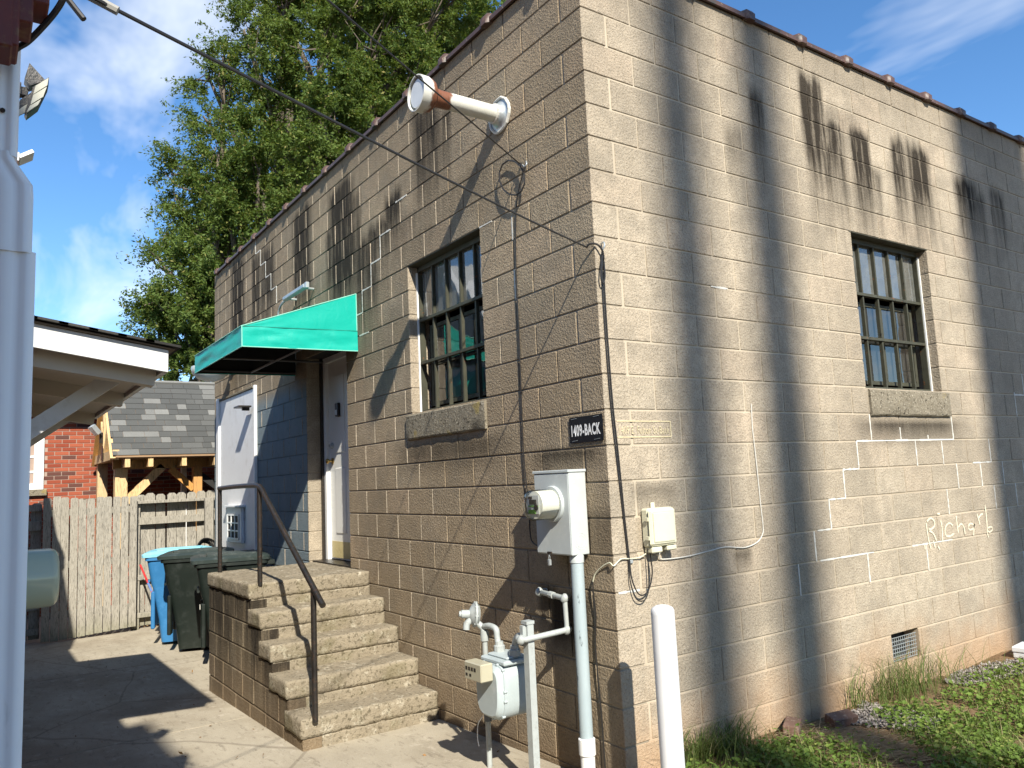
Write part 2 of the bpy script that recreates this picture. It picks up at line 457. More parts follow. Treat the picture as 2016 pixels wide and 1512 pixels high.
def mk_glass(name, dirt=.12, tint=(.75, .82, .80), rough=.01, ior=1.75):
    n = NT(name); pos = n.pos()
    t = n.t
    tr = t.nodes.new('ShaderNodeBsdfTransparent'); tr.inputs[0].default_value = (*tint, 1)
    gl = t.nodes.new('ShaderNodeBsdfGlossy'); gl.inputs['Roughness'].default_value = rough; gl.inputs[0].default_value = (1, 1, 1, 1)
    bm = t.nodes.new('ShaderNodeBump'); bm.inputs['Strength'].default_value = .12; bm.inputs['Distance'].default_value = .02
    n.set(bm.inputs['Height'], n.noise(pos, 5.0, 1, .4)); t.links.new(bm.outputs[0], gl.inputs['Normal'])
    df = t.nodes.new('ShaderNodeBsdfDiffuse'); df.inputs[0].default_value = (.33, .34, .31, 1)
    lw = t.nodes.new('ShaderNodeFresnel'); lw.inputs['IOR'].default_value = ior
    m1 = t.nodes.new('ShaderNodeMixShader'); n.set(m1.inputs[0], n.M('ADD', n.M('MULTIPLY', lw.outputs[0], 1.1, clamp=True), .04, clamp=True))
    t.links.new(tr.outputs[0], m1.inputs[1]); t.links.new(gl.outputs[0], m1.inputs[2])
    m2 = t.nodes.new('ShaderNodeMixShader'); n.set(m2.inputs[0], n.M('MULTIPLY', n.noise(pos, 7, 5, .7), dirt))
    t.links.new(m1.outputs[0], m2.inputs[1]); t.links.new(df.outputs[0], m2.inputs[2])
    t.links.new(m2.outputs[0], n.out.inputs[0])
    return n.m
M_GLASS = mk_glass('window_glass', .16)
M_GLASST = mk_glass('pale_reflection_glass', .55, (.6, .66, .64), .03, 2.3)  # grey film in the colour stands in for the upper panes' pale reflections
M_CLEAR = mk_glass('clear_plastic', .10, (.97, .98, .96), .05, 1.2)

# ------------------------------------------------------------------ the ground
def gz(x):
    xs = (-40, -9.5, -4.6, -2.0, 0.0, 60); zs = (-.42, -.40, -.35, -.28, -.22, -.22)
    for i in range(5):
        if x <= xs[i+1]:
            t = (x-xs[i])/(xs[i+1]-xs[i]); return zs[i]+(zs[i+1]-zs[i])*max(0, min(1, t))
    return zs[-1]
def mk_soil():
    n = NT('soil'); pos = n.pos()
    c = n.mix(n.noise(pos, 4, 6, .7), (0.13, .075, .04), (0.30, .20, .12))
    c = n.mix(n.step(n.noise(pos, 40, 4, .7), .55, .7), c, (0.36, .28, .18))
    c = n.mix(n.M('MULTIPLY', n.step(n.noise(pos, 1.2, 4), .45, .6), .5), c, (0.10, .11, .045))
    n.bump(n.noise(pos, 30, 5, .7), .9, .03)
    return n.P(Base_Color=c, Roughness=1.0, Specular_IOR_Level=.05)
def mk_concrete(name='driveway_concrete', warm=1.0):
    n = NT(name); pos = n.pos()
    st = n.noise(pos, 2.2, 6, .65, mul=(.55, 1.5, 1))
    c = n.mix(st, (0.255, .222, .168), (0.50, .45, .355))
    c = n.mix(n.M('MULTIPLY', n.step(n.noise(pos, .8, 5, .6), .44, .62), .55), c, (0.21, .17, .12))
    c = n.mix(n.M('MULTIPLY', n.step(n.noise(pos, 9, 5, .7), .56, .68), .5), c, (0.5, .445, .36))
    c = n.mix(n.M('MULTIPLY', n.step(n.noise(pos, 13, 5, .8, mul=(.5, 1.6, 1)), .53, .66), .5), c, (0.15, .125, .095))
    c = n.mix(n.M('MULTIPLY', n.step(n.noise(pos, 160, 2, .6), .55, .7), .4), c, (0.16, .13, .10))
    cr = n.vor(n.mix(.12, pos, n.t.nodes.new('ShaderNodeTexNoise').outputs[1]), .42, 'DISTANCE_TO_EDGE')
    c = n.mix(n.M('MULTIPLY', n.step(cr, .005, .002), .35), c, (0.09, .07, .05))
    n.bump(n.noise(pos, 60, 3, .75), .5, .006)
    return n.P(Base_Color=c, Roughness=.93, Specular_IOR_Level=.15)
M_SOIL = mk_soil(); M_CONC = mk_concrete()
g = MB()
xs = [-300, -120, -60, -40, -20, -9.5, -4.6, -2, 0, 3, 10, 40, 120, 300]
for i in range(len(xs)-1):
    a, b = xs[i], xs[i+1]
    g.quad((a, -300, gz(a)-.02), (b, -300, gz(b)-.02), (b, 300, gz(b)-.02), (a, 300, gz(a)-.02))
tag(g.build('ground', M_SOIL), 'bare reddish soil of the yard around the buildings', None, kind='structure')
slabs = thing('driveway', 'stained concrete driveway in the alley between the two buildings', None, (0, 0, 0), kind='structure')
del slabs['label']
slab_x = [-12.5, -9.4, -6.35, -3.28, -0.25, 0.35]
for i in range(len(slab_x)-1):
    m = MB(); a, b = slab_x[i]+.006, slab_x[i+1]-.006
    if i == len(slab_x)-2: b = 0.02
    k = 14; ny = 8
    y0, y1 = -3.9, -.002
    vs = []; fs = []
    for q in range(k+1):
        x = a+(b-a)*q/k
        for r in range(ny+1):
            y = y0+(y1-y0)*r/ny
            vs.append((x, y, gz(x)+.005*mnoise.noise(Vector((x*.9, y*.9, 3)))))
    for q in range(k):
        for r in range(ny):
            fs.append((q*(ny+1)+r, (q+1)*(ny+1)+r, (q+1)*(ny+1)+r+1, q*(ny+1)+r+1))
    m.add(vs, fs)
    m.quad((a, y0, gz(a)-.1), (a, y0, gz(a)), (a, y1, gz(a)), (a, y1, gz(a)-.1))
    m.quad((b, y0, gz(b)), (b, y0, gz(b)-.1), (b, y1, gz(b)-.1), (b, y1, gz(b)))
    m.build('slab', M_CONC, slabs, smooth=True, fix=False)
ap = MB(); ap.quad((.02, -6, -.208), (9, -6, -.208), (9, -.4, -.208), (.02, -.4, -.208)); ap.build('slab', M_CONC, slabs, fix=False)

# ------------------------------------------------------------------ the block building
WL_END = -21*H; WR_END = 22*H
bld = thing('block_building', 'tan concrete block building with barred steel windows and terracotta coping', 'building', (0, 0, -.25))
WIN_L = (-2.337, -1.219, zj(11), zj(5)); DOOR = (-4.730, -3.652, .715, zj(7)); WIN_R = (2.6416, 3.765, zj(11), zj(5)); CRAWL = (2.648, 3.008, zj(21), zj(20))
def wall_mortar(name, ax, lo, hi, openings, mat):
    us = sorted({lo, hi} | {v for o in openings for v in o[:2]}); zs = sorted({zj(23), ZTOP-.004} | {v for o in openings for v in o[2:]})
    m = MB(); e = .005
    for i in range(len(us)-1):
        for k in range(len(zs)-1):
            cu, cz = (us[i]+us[i+1])/2, (zs[k]+zs[k+1])/2
            if any(o[0] < cu < o[1] and o[2] < cz < o[3] for o in openings): continue
            u0, u1, z0, z1 = us[i], us[i+1], zs[k], zs[k+1]
            for o in openings:                           # pull back a little from the openings so that the joints read as recessed
                if o[2]-1e-6 <= z0 and z1 <= o[3]+1e-6:
                    if abs(u1-o[0]) < 1e-6: u1 -= e
                    if abs(u0-o[1]) < 1e-6: u0 += e
                if o[0]-1e-6 <= u0 and u1 <= o[1]+1e-6:
                    if abs(z1-o[2]) < 1e-6: z1 -= e
                    if abs(z0-o[3]) < 1e-6: z0 += e
            if ax == 0: m.box(u0, u1, .0075, .182, z0, z1)
            else: m.box(-.182, -.0055, u0, u1, z0, z1)
    return m.build(name, mat, bld)
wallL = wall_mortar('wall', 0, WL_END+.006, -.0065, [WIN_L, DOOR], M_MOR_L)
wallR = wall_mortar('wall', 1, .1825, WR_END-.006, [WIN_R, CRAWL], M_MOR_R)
bk = MB()
bk.box(WL_END, -.2, WR_END-.19, WR_END, zj(23), ZTOP-.01); bk.box(WL_END, WL_END+.19, .19, WR_END-.19, zj(23), ZTOP-.01)
bk.build('wall', M_MOR_R, bld)
rf = MB(); rf.box(WL_END+.19, -.19, .19, WR_END-.19, 4.32, 4.45); rf.build('roof', M_DARK, bld)
fl = MB(); fl.box(WL_END+.19, -.19, .19, WR_END-.19, .55, .62); fl.build('floor', M_DARK, bld)
JW = .0105
blocks = []                                                     # (ax, u0, u1, z0, z1, corner)
def lay(ax, lo, hi, openings, parity):
    for j in range(-2, 23):
        z1, z0 = zj(j), zj(j+1)
        half = (j % 2 == parity)
        cuts = []
        u = 0.5*H if half else H
        first = True
        L = abs(hi-lo)
        edges = [0.0]
        while u < L-.05: edges.append(u); u += H
        edges.append(L)
        for k in range(len(edges)-1):
            a, b = edges[k], edges[k+1]
            if half and k == 0: continue                          # header of the other wall's corner block
            corner = (k == 0)
            u0, u1 = (-b, -a) if ax == 0 else (a, b)
            segs = [(u0, u1, z0, z1)]
            for o in openings:
                out = []
                for (s0, s1, q0, q1) in segs:
                    if s1 <= o[0]+1e-6 or s0 >= o[1]-1e-6 or q1 <= o[2]+1e-4 or q0 >= o[3]-1e-4: out.append((s0, s1, q0, q1)); continue
                    if o[2]-q0 > .03: out.append((s0, s1, q0, o[2]))
                    if q1-o[3] > .03: out.append((s0, s1, o[3], q1))
                    lo_, hi_ = max(q0, o[2]), min(q1, o[3])
                    if o[0]-s0 > .02: out.append((s0, o[0], lo_, hi_))
                    if s1-o[1] > .02: out.append((o[1], s1, lo_, hi_))
                segs = out
            for sg in segs: blocks.append((ax,)+sg+(corner,))
lay(0, WL_END, 0, [WIN_L, DOOR], 1)
lay(1, 0, WR_END, [WIN_R, CRAWL], 0)
def block_mesh(ax, w, h, corner, key, _c={}):
    """one block: chamfered on the faces that show, origin at its lower outer corner"""
    if key in _c: return _c[key]
    t = .19; b = .0035
    m = MB()
    if corner: m.bbox(0, w, 0, t, 0, h, b) if ax == 0 else m.bbox(-t, 0, 0, w, 0, h, b)
    else:
        if ax == 0: m.bbox(0, w, 0, t, 0, h, b)
        else: m.bbox(-t, 0, 0, w, 0, h, b)
    me = m.mesh('block'); _c[key] = me
    if corner:
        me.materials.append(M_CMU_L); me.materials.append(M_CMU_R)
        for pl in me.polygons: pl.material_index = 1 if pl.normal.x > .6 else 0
    return me
def pix_area(ax, u0, u1, z0, z1):
    P = [(u, 0, z) if ax == 0 else (0, u, z) for u, z in ((u0, z0), (u1, z0), (u1, z1), (u0, z1))]
    Q = [project(q) for q in P]
    if any(q is None for q in Q): return 0
    cx = sum(q[0] for q in Q)/4; cy = sum(q[1] for q in Q)/4
    if not (-10 < cx < 2026 and -10 < cy < 1522): return 0
    if ax == 0 and cx < 720 and cy > 1100 and u0 < -2.0 and z1 < .6: return 0
    if ax == 0 and u0 < -6.4 and u1 > -8.3 and z1 < 2.7: return 0
    A = 0
    for i in range(4): A += Q[i][0]*Q[(i+1) % 4][1]-Q[(i+1) % 4][0]*Q[i][1]
    return abs(A)/2
blocks = [(pix_area(*b[:5]),)+b for b in blocks]
blocks.sort(key=lambda b: -b[0])
rest = {0: ([], [], []), 1: ([], [], [])}
BORG = ORG[bld.name]
for i, (A, ax, u0, u1, z0, z1, corner) in enumerate(blocks):
    j2 = JW/2
    a = u0+j2 if not (corner and ax == 1) else u0
    b = u1-j2 if not (corner and ax == 0) else u1
    if ax == 0 and abs(u1-WIN_L[0]) < 1e-4 or ax == 0 and abs(u1-DOOR[0]) < 1e-4: b = u1
    if ax == 0 and abs(u0-WIN_L[1]) < 1e-4 or ax == 0 and abs(u0-DOOR[1]) < 1e-4: a = u0
    if ax == 1 and abs(u1-WIN_R[0]) < 1e-4: b = u1
    if ax == 1 and abs(u0-WIN_R[1]) < 1e-4: a = u0
    z0_, z1_ = z0+j2, z1-j2
    w, h = b-a, z1_-z0_
    key = (ax, round(w, 3), round(h, 3), corner)
    out = random.uniform(-.0012, .0012)
    rv = random.random()
    if i < 300 and A > 0:
        me = block_mesh(ax, w, h, corner, key)
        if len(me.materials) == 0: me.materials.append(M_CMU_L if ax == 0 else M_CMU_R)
        if corner and len(me.materials) == 1:
            pass
        o = bpy.data.objects.new('block', me); COL.objects.link(o); o.parent = (wallL if ax == 0 else wallR)
        o.location = Vector((a, out, z0_) if ax == 0 else (out, a, z0_)) - BORG
        o.color = (rv, rv, rv, 1)
    else:
        m = MB()
        if ax == 0: m.bbox(a, b, out, .19, z0_, z1_, .0035)
        else: m.bbox(-.19, out, a, b, z0_, z1_, .0035)
        V, F, R = rest[ax]; base = len(V); V += m.v; F += [tuple(q+base for q in f) for f in m.f]; R += [rv]*len(m.v)
V = rest[0][0]+rest[1][0]; n0 = len(rest[0][0])
F = rest[0][1]+[tuple(q+n0 for q in f) for f in rest[1][1]]
me = bpy.data.meshes.new('block_field'); me.from_pydata([tuple(Vector(v)-BORG) for v in V], [], F)
at = me.attributes.new('rnd', 'FLOAT', 'POINT'); at.data.foreach_set('value', rest[0][2]+rest[1][2])
me.materials.append(M_CMU_L); me.materials.append(M_CMU_R)
nf0 = len(rest[0][1])
for i, pl in enumerate(me.polygons): pl.material_index = 1 if pl.normal.x > .6 else (0 if i < nf0 or pl.normal.y < -.6 and pl.center.y < .05 else 1)
bf = link('block_field', me, None, bld); bf.color = (0, 0, 0, 1); bf['kind'] = 'stuff'

# coping: terracotta tiles with a roll at each joint
def mk_terracotta():
    n = NT('glazed_terracotta'); pos = n.pos()
    c = n.mix(n.noise(pos, 5, 5, .7), (0.045, .024, .019), (0.125, .068, .05))
    c = n.mix(n.step(n.noise(pos, 14, 4, .7), .52, .68), c, (0.045, .04, .032))
    c = n.mix(n.step(n.noise(pos, 40, 3, .7), .62, .72), c, (0.36, .30, .22))
    n.bump(n.noise(pos, 40, 3), .3, .004)
    return n.P(Base_Color=c, Roughness=.5)
M_TERRA = mk_terracotta()
copl = thing  # (kept simple: the coping is part of the building)
coping = MB()
prof = [(-.030, -.010), (-.030, .022), (-.012, .036), (.10, .055), (.225, .036), (.240, .022), (.240, -.010), (.222, -.010), (.222, .010), (-.012, .010), (-.012, -.010)]
def coping_tile(ax, a, b):
    m = MB()
    if ax == 0: m.prism([(a, y, ZTOP+z) for y, z in prof], (b-a, 0, 0))
    else: m.prism([(-y, a, ZTOP+z) for y, z in prof], (0, b-a, 0))
    return m
def coping_roll(ax, c, parent):
    m = MB(); sc = 1.28
    pr = [(-.052, -.018), (-.054, .030), (-.030, .062), (.10, .088), (.24, .062), (.262, .030), (.262, -.018)]
    pr2 = [(y*.985+.001, z*.9) for y, z in pr]
    w = .055
    secs = [(-w, .80), (-w*.55, 1.0), (w*.55, 1.0), (w, .80)]
    vs = []; fs = []; k = len(pr)
    for (d, s_) in secs:
        for y, z in pr:
            yy = .105+(y-.105)*s_; zz = z*s_
            vs.append((c+d, yy, ZTOP+zz) if ax == 0 else (-yy, c+d, ZTOP+zz))
    for i in range(3):
        for q in range(k): fs.append((i*k+q, i*k+(q+1) % k, (i+1)*k+(q+1) % k, (i+1)*k+q))
    fs.append(tuple(range(k))); fs.append(tuple(3*k+q for q in range(k)))
    m.add(vs, fs); o = m.build('roll', M_TERRA, parent); smooth_angle(o, 50)
SP = .612
k = 0; cuts = [0.0] + [.37+SP*i for i in range(14)]
for i in range(len(cuts)-1):
    a, b = -cuts[i+1], -cuts[i]
    if a < WL_END-.2: continue
    a = max(a, WL_END-.035)
    t = coping_tile(0, a+.003, b-.003 if i else .033).build('coping_tile', M_TERRA, bld)
    if a > WL_END: coping_roll(0, a, t)
cuts = [0.0] + [.36+SP*i for i in range(14)]
for i in range(len(cuts)-1):
    a, b = cuts[i], cuts[i+1]
    t = coping_tile(1, (a if i else .2455)+.003, b-.003).build('coping_tile', M_TERRA, bld)
    coping_roll(1, b, t)

# windows
def steel_window(ax, o, label):
    u0, u1, z0, z1 = o
    D = .088
    def P(u, d, z): return (u, d, z) if ax == 0 else (-d, u, z)
    def bx(m, a, b, d0, d1, c, e):
        if ax == 0: m.box(a, b, d0, d1, c, e)
        else: m.box(-d1, -d0, a, b, c, e)
    m = MB(); fw = .024
    bx(m, u0+.003, u0+fw, D, D+.05, z0+.003, z1-.045); bx(m, u1-fw, u1-.003, D, D+.05, z0+.003, z1-.045)
    bx(m, u0+.003, u1-.003, D-.002, D+.055, z1-.045, z1-.003); bx(m, u0+fw, u1-fw, D+.001, D+.05, z0+.003, z0+.022)
    w = m.build('window', M_OLIVE, bld); w['label'] = label
    H_ = z1-z0
    r1, r2 = z0+.625*H_, z0+.335*H_
    for zz in (r1, r2):
        q = MB(); bx(q, u0+fw, u1-fw, D-.006, D+.036, zz-.011, zz+.011); q.build('rail', M_OLIVE, w)
    W = (u1-u0-2*fw)
    for i in range(1, 5):
        uu = u0+fw+W*i/5
        for (a, b) in ((z0+.022, r2-.013), (r2+.013, r1-.013), (r1+.013, z1-.045)):
            q = MB(); bx(q, uu-.0085, uu+.0085, D+.004, D+.032, a, b); q.build('bar', M_OLIVE, w)
    # opening casement behind the lower bars
    q = MB(); s0, s1, c0, c1 = u0+fw+.05, u1-fw-.05, z0+.05, r1-.045
    for (a, b, c, e) in ((s0, s0+.035, c0, c1), (s1-.035, s1, c0, c1), (s0+.035, s1-.035, c0, c0+.03), (s0+.035, s1-.035, c1-.03, c1)): bx(q, a, b, D+.062, D+.085, c, e)
    mm = (s0+s1)/2; bx(q, mm-.02, mm+.02, D+.060, D+.083, c0+.03, c1-.03)
    q.build('sash', M_OLIVE, w)
    for i in range(5):
        a, b = u0+fw+W*i/5+.012, u0+fw+W*(i+1)/5-.012
        q = MB(); tilt = random.uniform(-.0015, .0015); tl2 = random.uniform(-.0015, .0015)
        q.quad(P(a, D+.030+tilt, r1+.012), P(b, D+.030-tilt, r1+.012), P(b, D+.030+tl2, z1-.046), P(a, D+.030-tl2, z1-.046)); q.build('pane', M_GLASST, w, fix=False)
    for (a, b) in ((s0+.036, mm-.021), (mm+.021, s1-.036)):
        for (c, e) in ((c0+.031, (c0+c1)/2-.006), ((c0+c1)/2+.006, c1-.031)):
            q = MB(); t1 = random.uniform(-.002, .002)
            q.quad(P(a, D+.074+t1, c), P(b, D+.074-t1, c), P(b, D+.074-t1, e), P(a, D+.074+t1, e)); q.build('pane', M_GLASS, w, fix=False)
    q = MB(); bx(q, s0+.036, s1-.036, D+.066, D+.082, (c0+c1)/2-.005, (c0+c1)/2+.005); q.build('sash', M_OLIVE, w)
    q = MB()                                                      # white sealant down the lit jamb
    if ax == 0: bx(q, u0+.001, u0+.012, D-.014, D-.001, z0+.004, z1-.05)
    else: bx(q, u1-.012, u1-.001, D-.014, D-.001, z0+.004, z1-.05)
    q.build('sealant', M_WHITE, w)
    q = MB(); q_u0, q_u1 = (u1-1.195, u1+.002) if ax == 0 else (u0+.012, u0+1.205)
    q_u0, q_u1 = (u0-.073, u1-.003) if ax == 0 else (u0+.015, u1+.075)
    n_u, n_z = 26, 5
    vs = []; fs = []
    def nz(u, d, z, a): return a*mnoise.noise(Vector((u*14, d*14+3, z*14)))
    zs0, zs1 = zj(12)-.012, zj(11)-.004
    ringd = [(D-.002, zs1), (-.012, zs1-.012), (-.026, zs1-.022), (-.028, zs0+.10), (-.027, zs0+.012), (-.018, zs0), (-.001, zs0)]
    for i in range(n_u+1):
        uu = q_u0+(q_u1-q_u0)*i/n_u
        for (d, z) in ringd:
            d2 = d+nz(uu, d, z, .005) if d < 0 else d
            z2 = z+nz(uu+7, d, z, .004)
            if i in (0, n_u): d2 = max(d2, -.02)
            vs.append(P(uu, d2, z2))
    k = len(ringd)
    for i in range(n_u):
        for r in range(k-1): fs.append((i*k+r, i*k+r+1, (i+1)*k+r+1, (i+1)*k+r))
    fs.append(tuple(range(k))); fs.append(tuple(n_u*k+r for r in range(k)))
    q.add(vs, fs); so = q.build('sill', M_SILL, w); so.data.shade_smooth(); smooth_angle(so, 35)
    # lintel shadow line: steel angle over the opening
    q = MB(); bx(q, u0-.02, u1+.02, .003, .085, z1-.002+.0005, z1+.0035); q.build('lintel', M_OLIVE, w)
    return w
winL = steel_window(0, WIN_L, 'barred steel window nearest the green awning')
winR = steel_window(1, WIN_R, 'barred steel window on the sunlit wall')
# interior things that show through the panes
rm = MB(); rm.box(-5.0, -.6, 2.9, 2.95, .62, 4.3); rm.build('partition', simple('interior_wall', (.22, .22, .20), .8), bld)

# door recess
x0, x1, z0, z1 = DOOR
dr = MB(); dr.box(x0+.10, x1-.005, .205, .245, z0+.02, z1-.06); door = dr.build('door', M_DOOR, bld); door['label'] = 'white panelled door in the recess behind the steps'
q = MB(); q.box(x0+.045, x0+.10, .165, .25, z0+.004, z1-.004); q.box(x0+.10, x1-.002, .165, .25, z1-.06, z1-.004); q.box(x1-.06, x1-.002, .165, .2045, z0+.004, z1-.06); q.build('frame', M_WHITE, door)
q = MB(); q.box(x0+.002, x0+.044, .14, .19, z0+.002, z1-.004); q.build('black_edge_strip', M_BLACK, door)  # black strip for the dark line beside the door frame
for (pz0, pz1) in ((z0+.28, z0+.95), (z0+1.1, z1-.22)):
    for (a, b) in ((x0+.26, x0+.52), (x0+.60, x0+.88)):
        q = MB(); q.bbox(a, b, .197, .21, pz0, pz1, .007); q.build('panel', M_DOOR, door)
kx = x0+.185
q = MB(); q.lathe([(0, .033), (.01, .033), (.014, .012), (.04, .012), (.046, .024), (.062, .029), (.074, .022), (.078, .0)], (kx, .205, 1.74), (0, -1, 0), 16); smooth_angle(q.build('handle', M_BRASS, door), 50)
q = MB(); q.lathe([(0, .031), (.012, .031), (.016, .022), (.028, .02), (.03, 0)], (kx, .205, 1.90), (0, -1, 0), 16); q.bar((kx, .17, 1.885), (kx, .17, 1.915), .006, .02); smooth_angle(q.build('deadbolt', M_GALV, door), 50)
q = MB(); q.bbox(kx+.17, kx+.245, .165, .2045, 2.19, 2.33, .006); kp = q.build('keypad', M_BLACK, door)
q = MB(); q.bbox(kx+.182, kx+.233, .160, .1665, 2.205, 2.26, .003); q.build('cover', M_GALV, kp)
q = MB(); q.box(x0+.14, x1-.06, .1995, .2035, z0+.035, z0+.20); q.build('kick_plate', simple('yellowed_plate', (.62, .52, .25), .5, var=.2, dirt=(.25, .15, .05)), door)
q = MB(); q.box(x0+.046, x1-.003, .02, .25, z0-.012, z0+.012); q.build('threshold', M_BLACK, door)
q = MB(); q.box(x0-.02, x1+.02, .012, .30, z1+.003, z1+.008); q.build('lintel', M_DARK, door)

# white boarded opening with a vent grille
pn = MB(); pn.bbox(-8.10, -6.52, -.030, -.002, .60, 2.745, .004); panel = pn.build('boarded_opening', M_WHITEB, bld); panel['label'] = 'white boarded opening behind the wheeled bins'
q = MB(); q.bbox(-8.24, -8.102, -.055, -.002, .60, 2.79, .004); q.build('trim', M_WHITE, panel)
q = MB(); q.bbox(-6.518, -6.47, -.040, -.002, .60, 2.78, .004); q.build('trim', M_WHITE, panel)
q = MB(); q.bbox(-8.10, -6.52, -.048, -.002, 2.747, 2.775, .004); q.build('trim', M_SILL, panel)
q = MB(); q.bbox(-7.66, -6.93, -.075, -.0305, .815, 1.27, .01); vent = q.build('vent_cover', M_WHITEB, panel)
q = MB(); q.box(-7.54, -7.03, -.0775, -.0755, .87, 1.17); q.build('screen', M_DARK, vent)
for i in range(4):
    q = MB(); xx = -7.54+.17*i; q.box(xx-.012, xx+.012, -.086, -.0778, .86, 1.18); q.build('muntin', M_WHITE, vent)
for i in range(4):
    q = MB(); zz = .87+.10*i; q.box(-7.552, -7.018, -.0845, -.0780, zz-.009, zz+.009); q.build('muntin', M_WHITE, vent)
q = MB(); q.box(-7.70, -6.89, -.11, -.0305, 1.272, 1.295); q.build('hood', M_WHITEB, vent)
q = MB(); q.box(-6.72, -6.50, -.22, -.064, 2.505, 2.525); q.box(-6.62, -6.58, -.15, -.064, 2.47, 2.504); q.build('bracket', M_BLACK, panel)

# crawl space vent
q = MB()
q.box(-.12, -.115, CRAWL[0], CRAWL[1], CRAWL[2], CRAWL[3]); cv = q.build('foundation_vent', M_DARK, bld)
q = MB()
for i in range(13):
    yy = CRAWL[0]+.01+i*.0283; q.box(-.028, -.024, yy-.002, yy+.002, CRAWL[2]+.004, CRAWL[3]-.03)
for i in range(7):
    zz = CRAWL[2]+.012+i*.0268; q.box(-.0235, -.0195, CRAWL[0]+.004, CRAWL[1]-.004, zz-.002, zz+.002)
q.build('mesh_screen', M_GALV, cv)

# white repointing along cracked joints, laid on the joints of the block grid
def repoint(ax, path, wdt=.0115):
    m = MB()
    for (a, b) in zip(path[:-1], path[1:]):
        (u0, j0), (u1, j1) = a, b
        n = 8; pts = []
        for i in range(n+1):
            t = i/n; u = (u0+(u1-u0)*t); z = zj(j0+(j1-j0)*t)
            pts.append((u, z))
        hz = abs(u1-u0) > abs(j1-j0)*.2
        for i in range(n):
            (ua, za), (ub, zb) = pts[i], pts[i+1]
            w0 = wdt*(.6+.8*random.random())/2
            if hz: c = [(ua, za-w0), (ub, zb-w0), (ub, zb+w0), (ua, za+w0)]
            else: c = [(ua-w0, za), (ua+w0, za), (ub+w0, zb), (ub-w0, zb)]
            d = .0015+random.random()*.001
            poly = [((p[0], -d, p[1]) if ax == 0 else (d, p[0], p[1])) for p in c]
            m.prism(poly, (0, .008, 0) if ax == 0 else (-.008, 0, 0))
    m.build('repointing', M_WHITEP, wallL if ax == 0 else wallR)
M_WHITEP = simple('white_sealant', (0.60, .585, .53), .7, var=.12, scale=30, dirt=(.5, .45, .36), dirt_amt=.5)
h = lambda k: k*H
for path in ([(h(6.5), 12), (h(6.5), 13), (h(6), 13), (h(6), 14), (h(5.5), 14), (h(5.5), 15), (h(5), 15), (h(5), 16), (h(4.6), 16)],
             [(h(6), 13), (h(9.5), 13)], [(h(9.5), 12), (h(9.5), 13)], [(h(7.5), 12.5), (h(7.5), 13)], [(h(8.5), 12.8), (h(8.5), 13)],
             [(h(4.5), 16), (h(4.5), 17)], [(h(4), 17), (h(4), 18)], [(h(8), 13), (h(8), 14)], [(h(9), 13.05), (h(9), 14)],
             [(h(11), 13), (h(11), 14), (h(10.2), 14)], [(h(10.5), 14), (h(10.5), 15)], [(h(9.5), 14), (h(9.5), 15)], [(h(11.5), 14), (h(11.5), 15)],
             [(h(12.5), 14), (h(12.5), 15)], [(h(9), 15), (h(9), 16)], [(h(11), 15), (h(11), 16)], [(h(12), 15), (h(12), 16)],
             [(h(11.5), 16), (h(11.5), 17)], [(h(8), 17), (h(8), 18)], [(h(6), 17), (h(6), 18)], [(h(12.5), 11), (h(13), 11)], [(h(12.5), 10.9), (h(12.5), 12)], [(h(13), 10), (h(13), 11)],
             [(.02, 17), (.18, 17)], [(h(2.4), 8), (h(2.8), 8)], [(h(4.6), 17), (h(6.2), 17)], [(h(7.5), 17), (h(9), 17)], [(h(12), 18), (h(12), 19)]):
    repoint(1, path)
for path in ([(-h(6.5), 3), (-h(7), 3), (-h(7), 4), (-h(7.5), 4), (-h(7.5), 5), (-h(8), 5), (-h(8), 6), (-h(8.4), 6)],
             [(-h(16), -2), (-h(16), -1), (-h(15.5), -1), (-h(15.5), 0), (-h(15), 0), (-h(15), 1), (-h(14.5), 1), (-h(14.5), 2), (-h(14), 2), (-h(14), 3)],
             [(-h(7.7), 7), (-h(8.2), 7)], [(-h(3), 5), (-h(2.6), 5)], [(-h(2), 7), (-h(2), 8)], [(-h(2), 5.2), (-h(2), 6)], [(-h(5.7), 2), (-h(6.2), 2)]):
    repoint(0, path, .011)

# ------------------------------------------------------------------ concrete steps
def mk_stepconc():
    n = NT('weathered_step_concrete'); pos = n.pos()
    c = n.mix(n.noise(pos, 5, 6, .7), (0.155, .130, .092), (0.37, .318, .235))
    c = n.mix(n.M('MULTIPLY', n.step(n.noise(pos, 12, 5, .7), .54, .66), .6), c, (0.50, .46, .37))
    c = n.mix(n.M('MULTIPLY', n.step(n.noise(pos, 38, 4, .7), .52, .64), .75), c, (0.085, .072, .047))
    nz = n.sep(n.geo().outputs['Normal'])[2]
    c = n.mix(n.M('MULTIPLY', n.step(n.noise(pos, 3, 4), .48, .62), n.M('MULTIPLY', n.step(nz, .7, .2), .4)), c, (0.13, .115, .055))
    n.bump(n.noise(pos, 42, 3, .8), .9, .014)
    return n.P(Base_Color=c, Roughness=.97, Specular_IOR_Level=.08)
M_STEP = mk_stepconc()
STREAK_S = [(-4.2, .35, .8, -.4, .8), (-3.12, .2, .8, -.3, 1.0), (-3.6, .16, .8, -.1, .85), (-2.75, .2, .5, -.5, .95), (-3.9, .12, .8, -.1, .8), (-2.4, .16, .2, -.6, .85)]
M_CMU_S = cmu('step_block', 0, STREAK_S, base=(.27, .215, .14))
M_MOR_S = cmu('step_mortar', 0, STREAK_S, mortar=True)
st = thing('concrete_steps', 'five weathered concrete steps with a block side wall, below the green awning', 'steps', (-3.3, -.5, -.33))
FX = [-3.22, -2.93, -2.68, -2.34, -2.04]; TZ = [.722, .523, .315, .117, -.079]
YO = -1.045
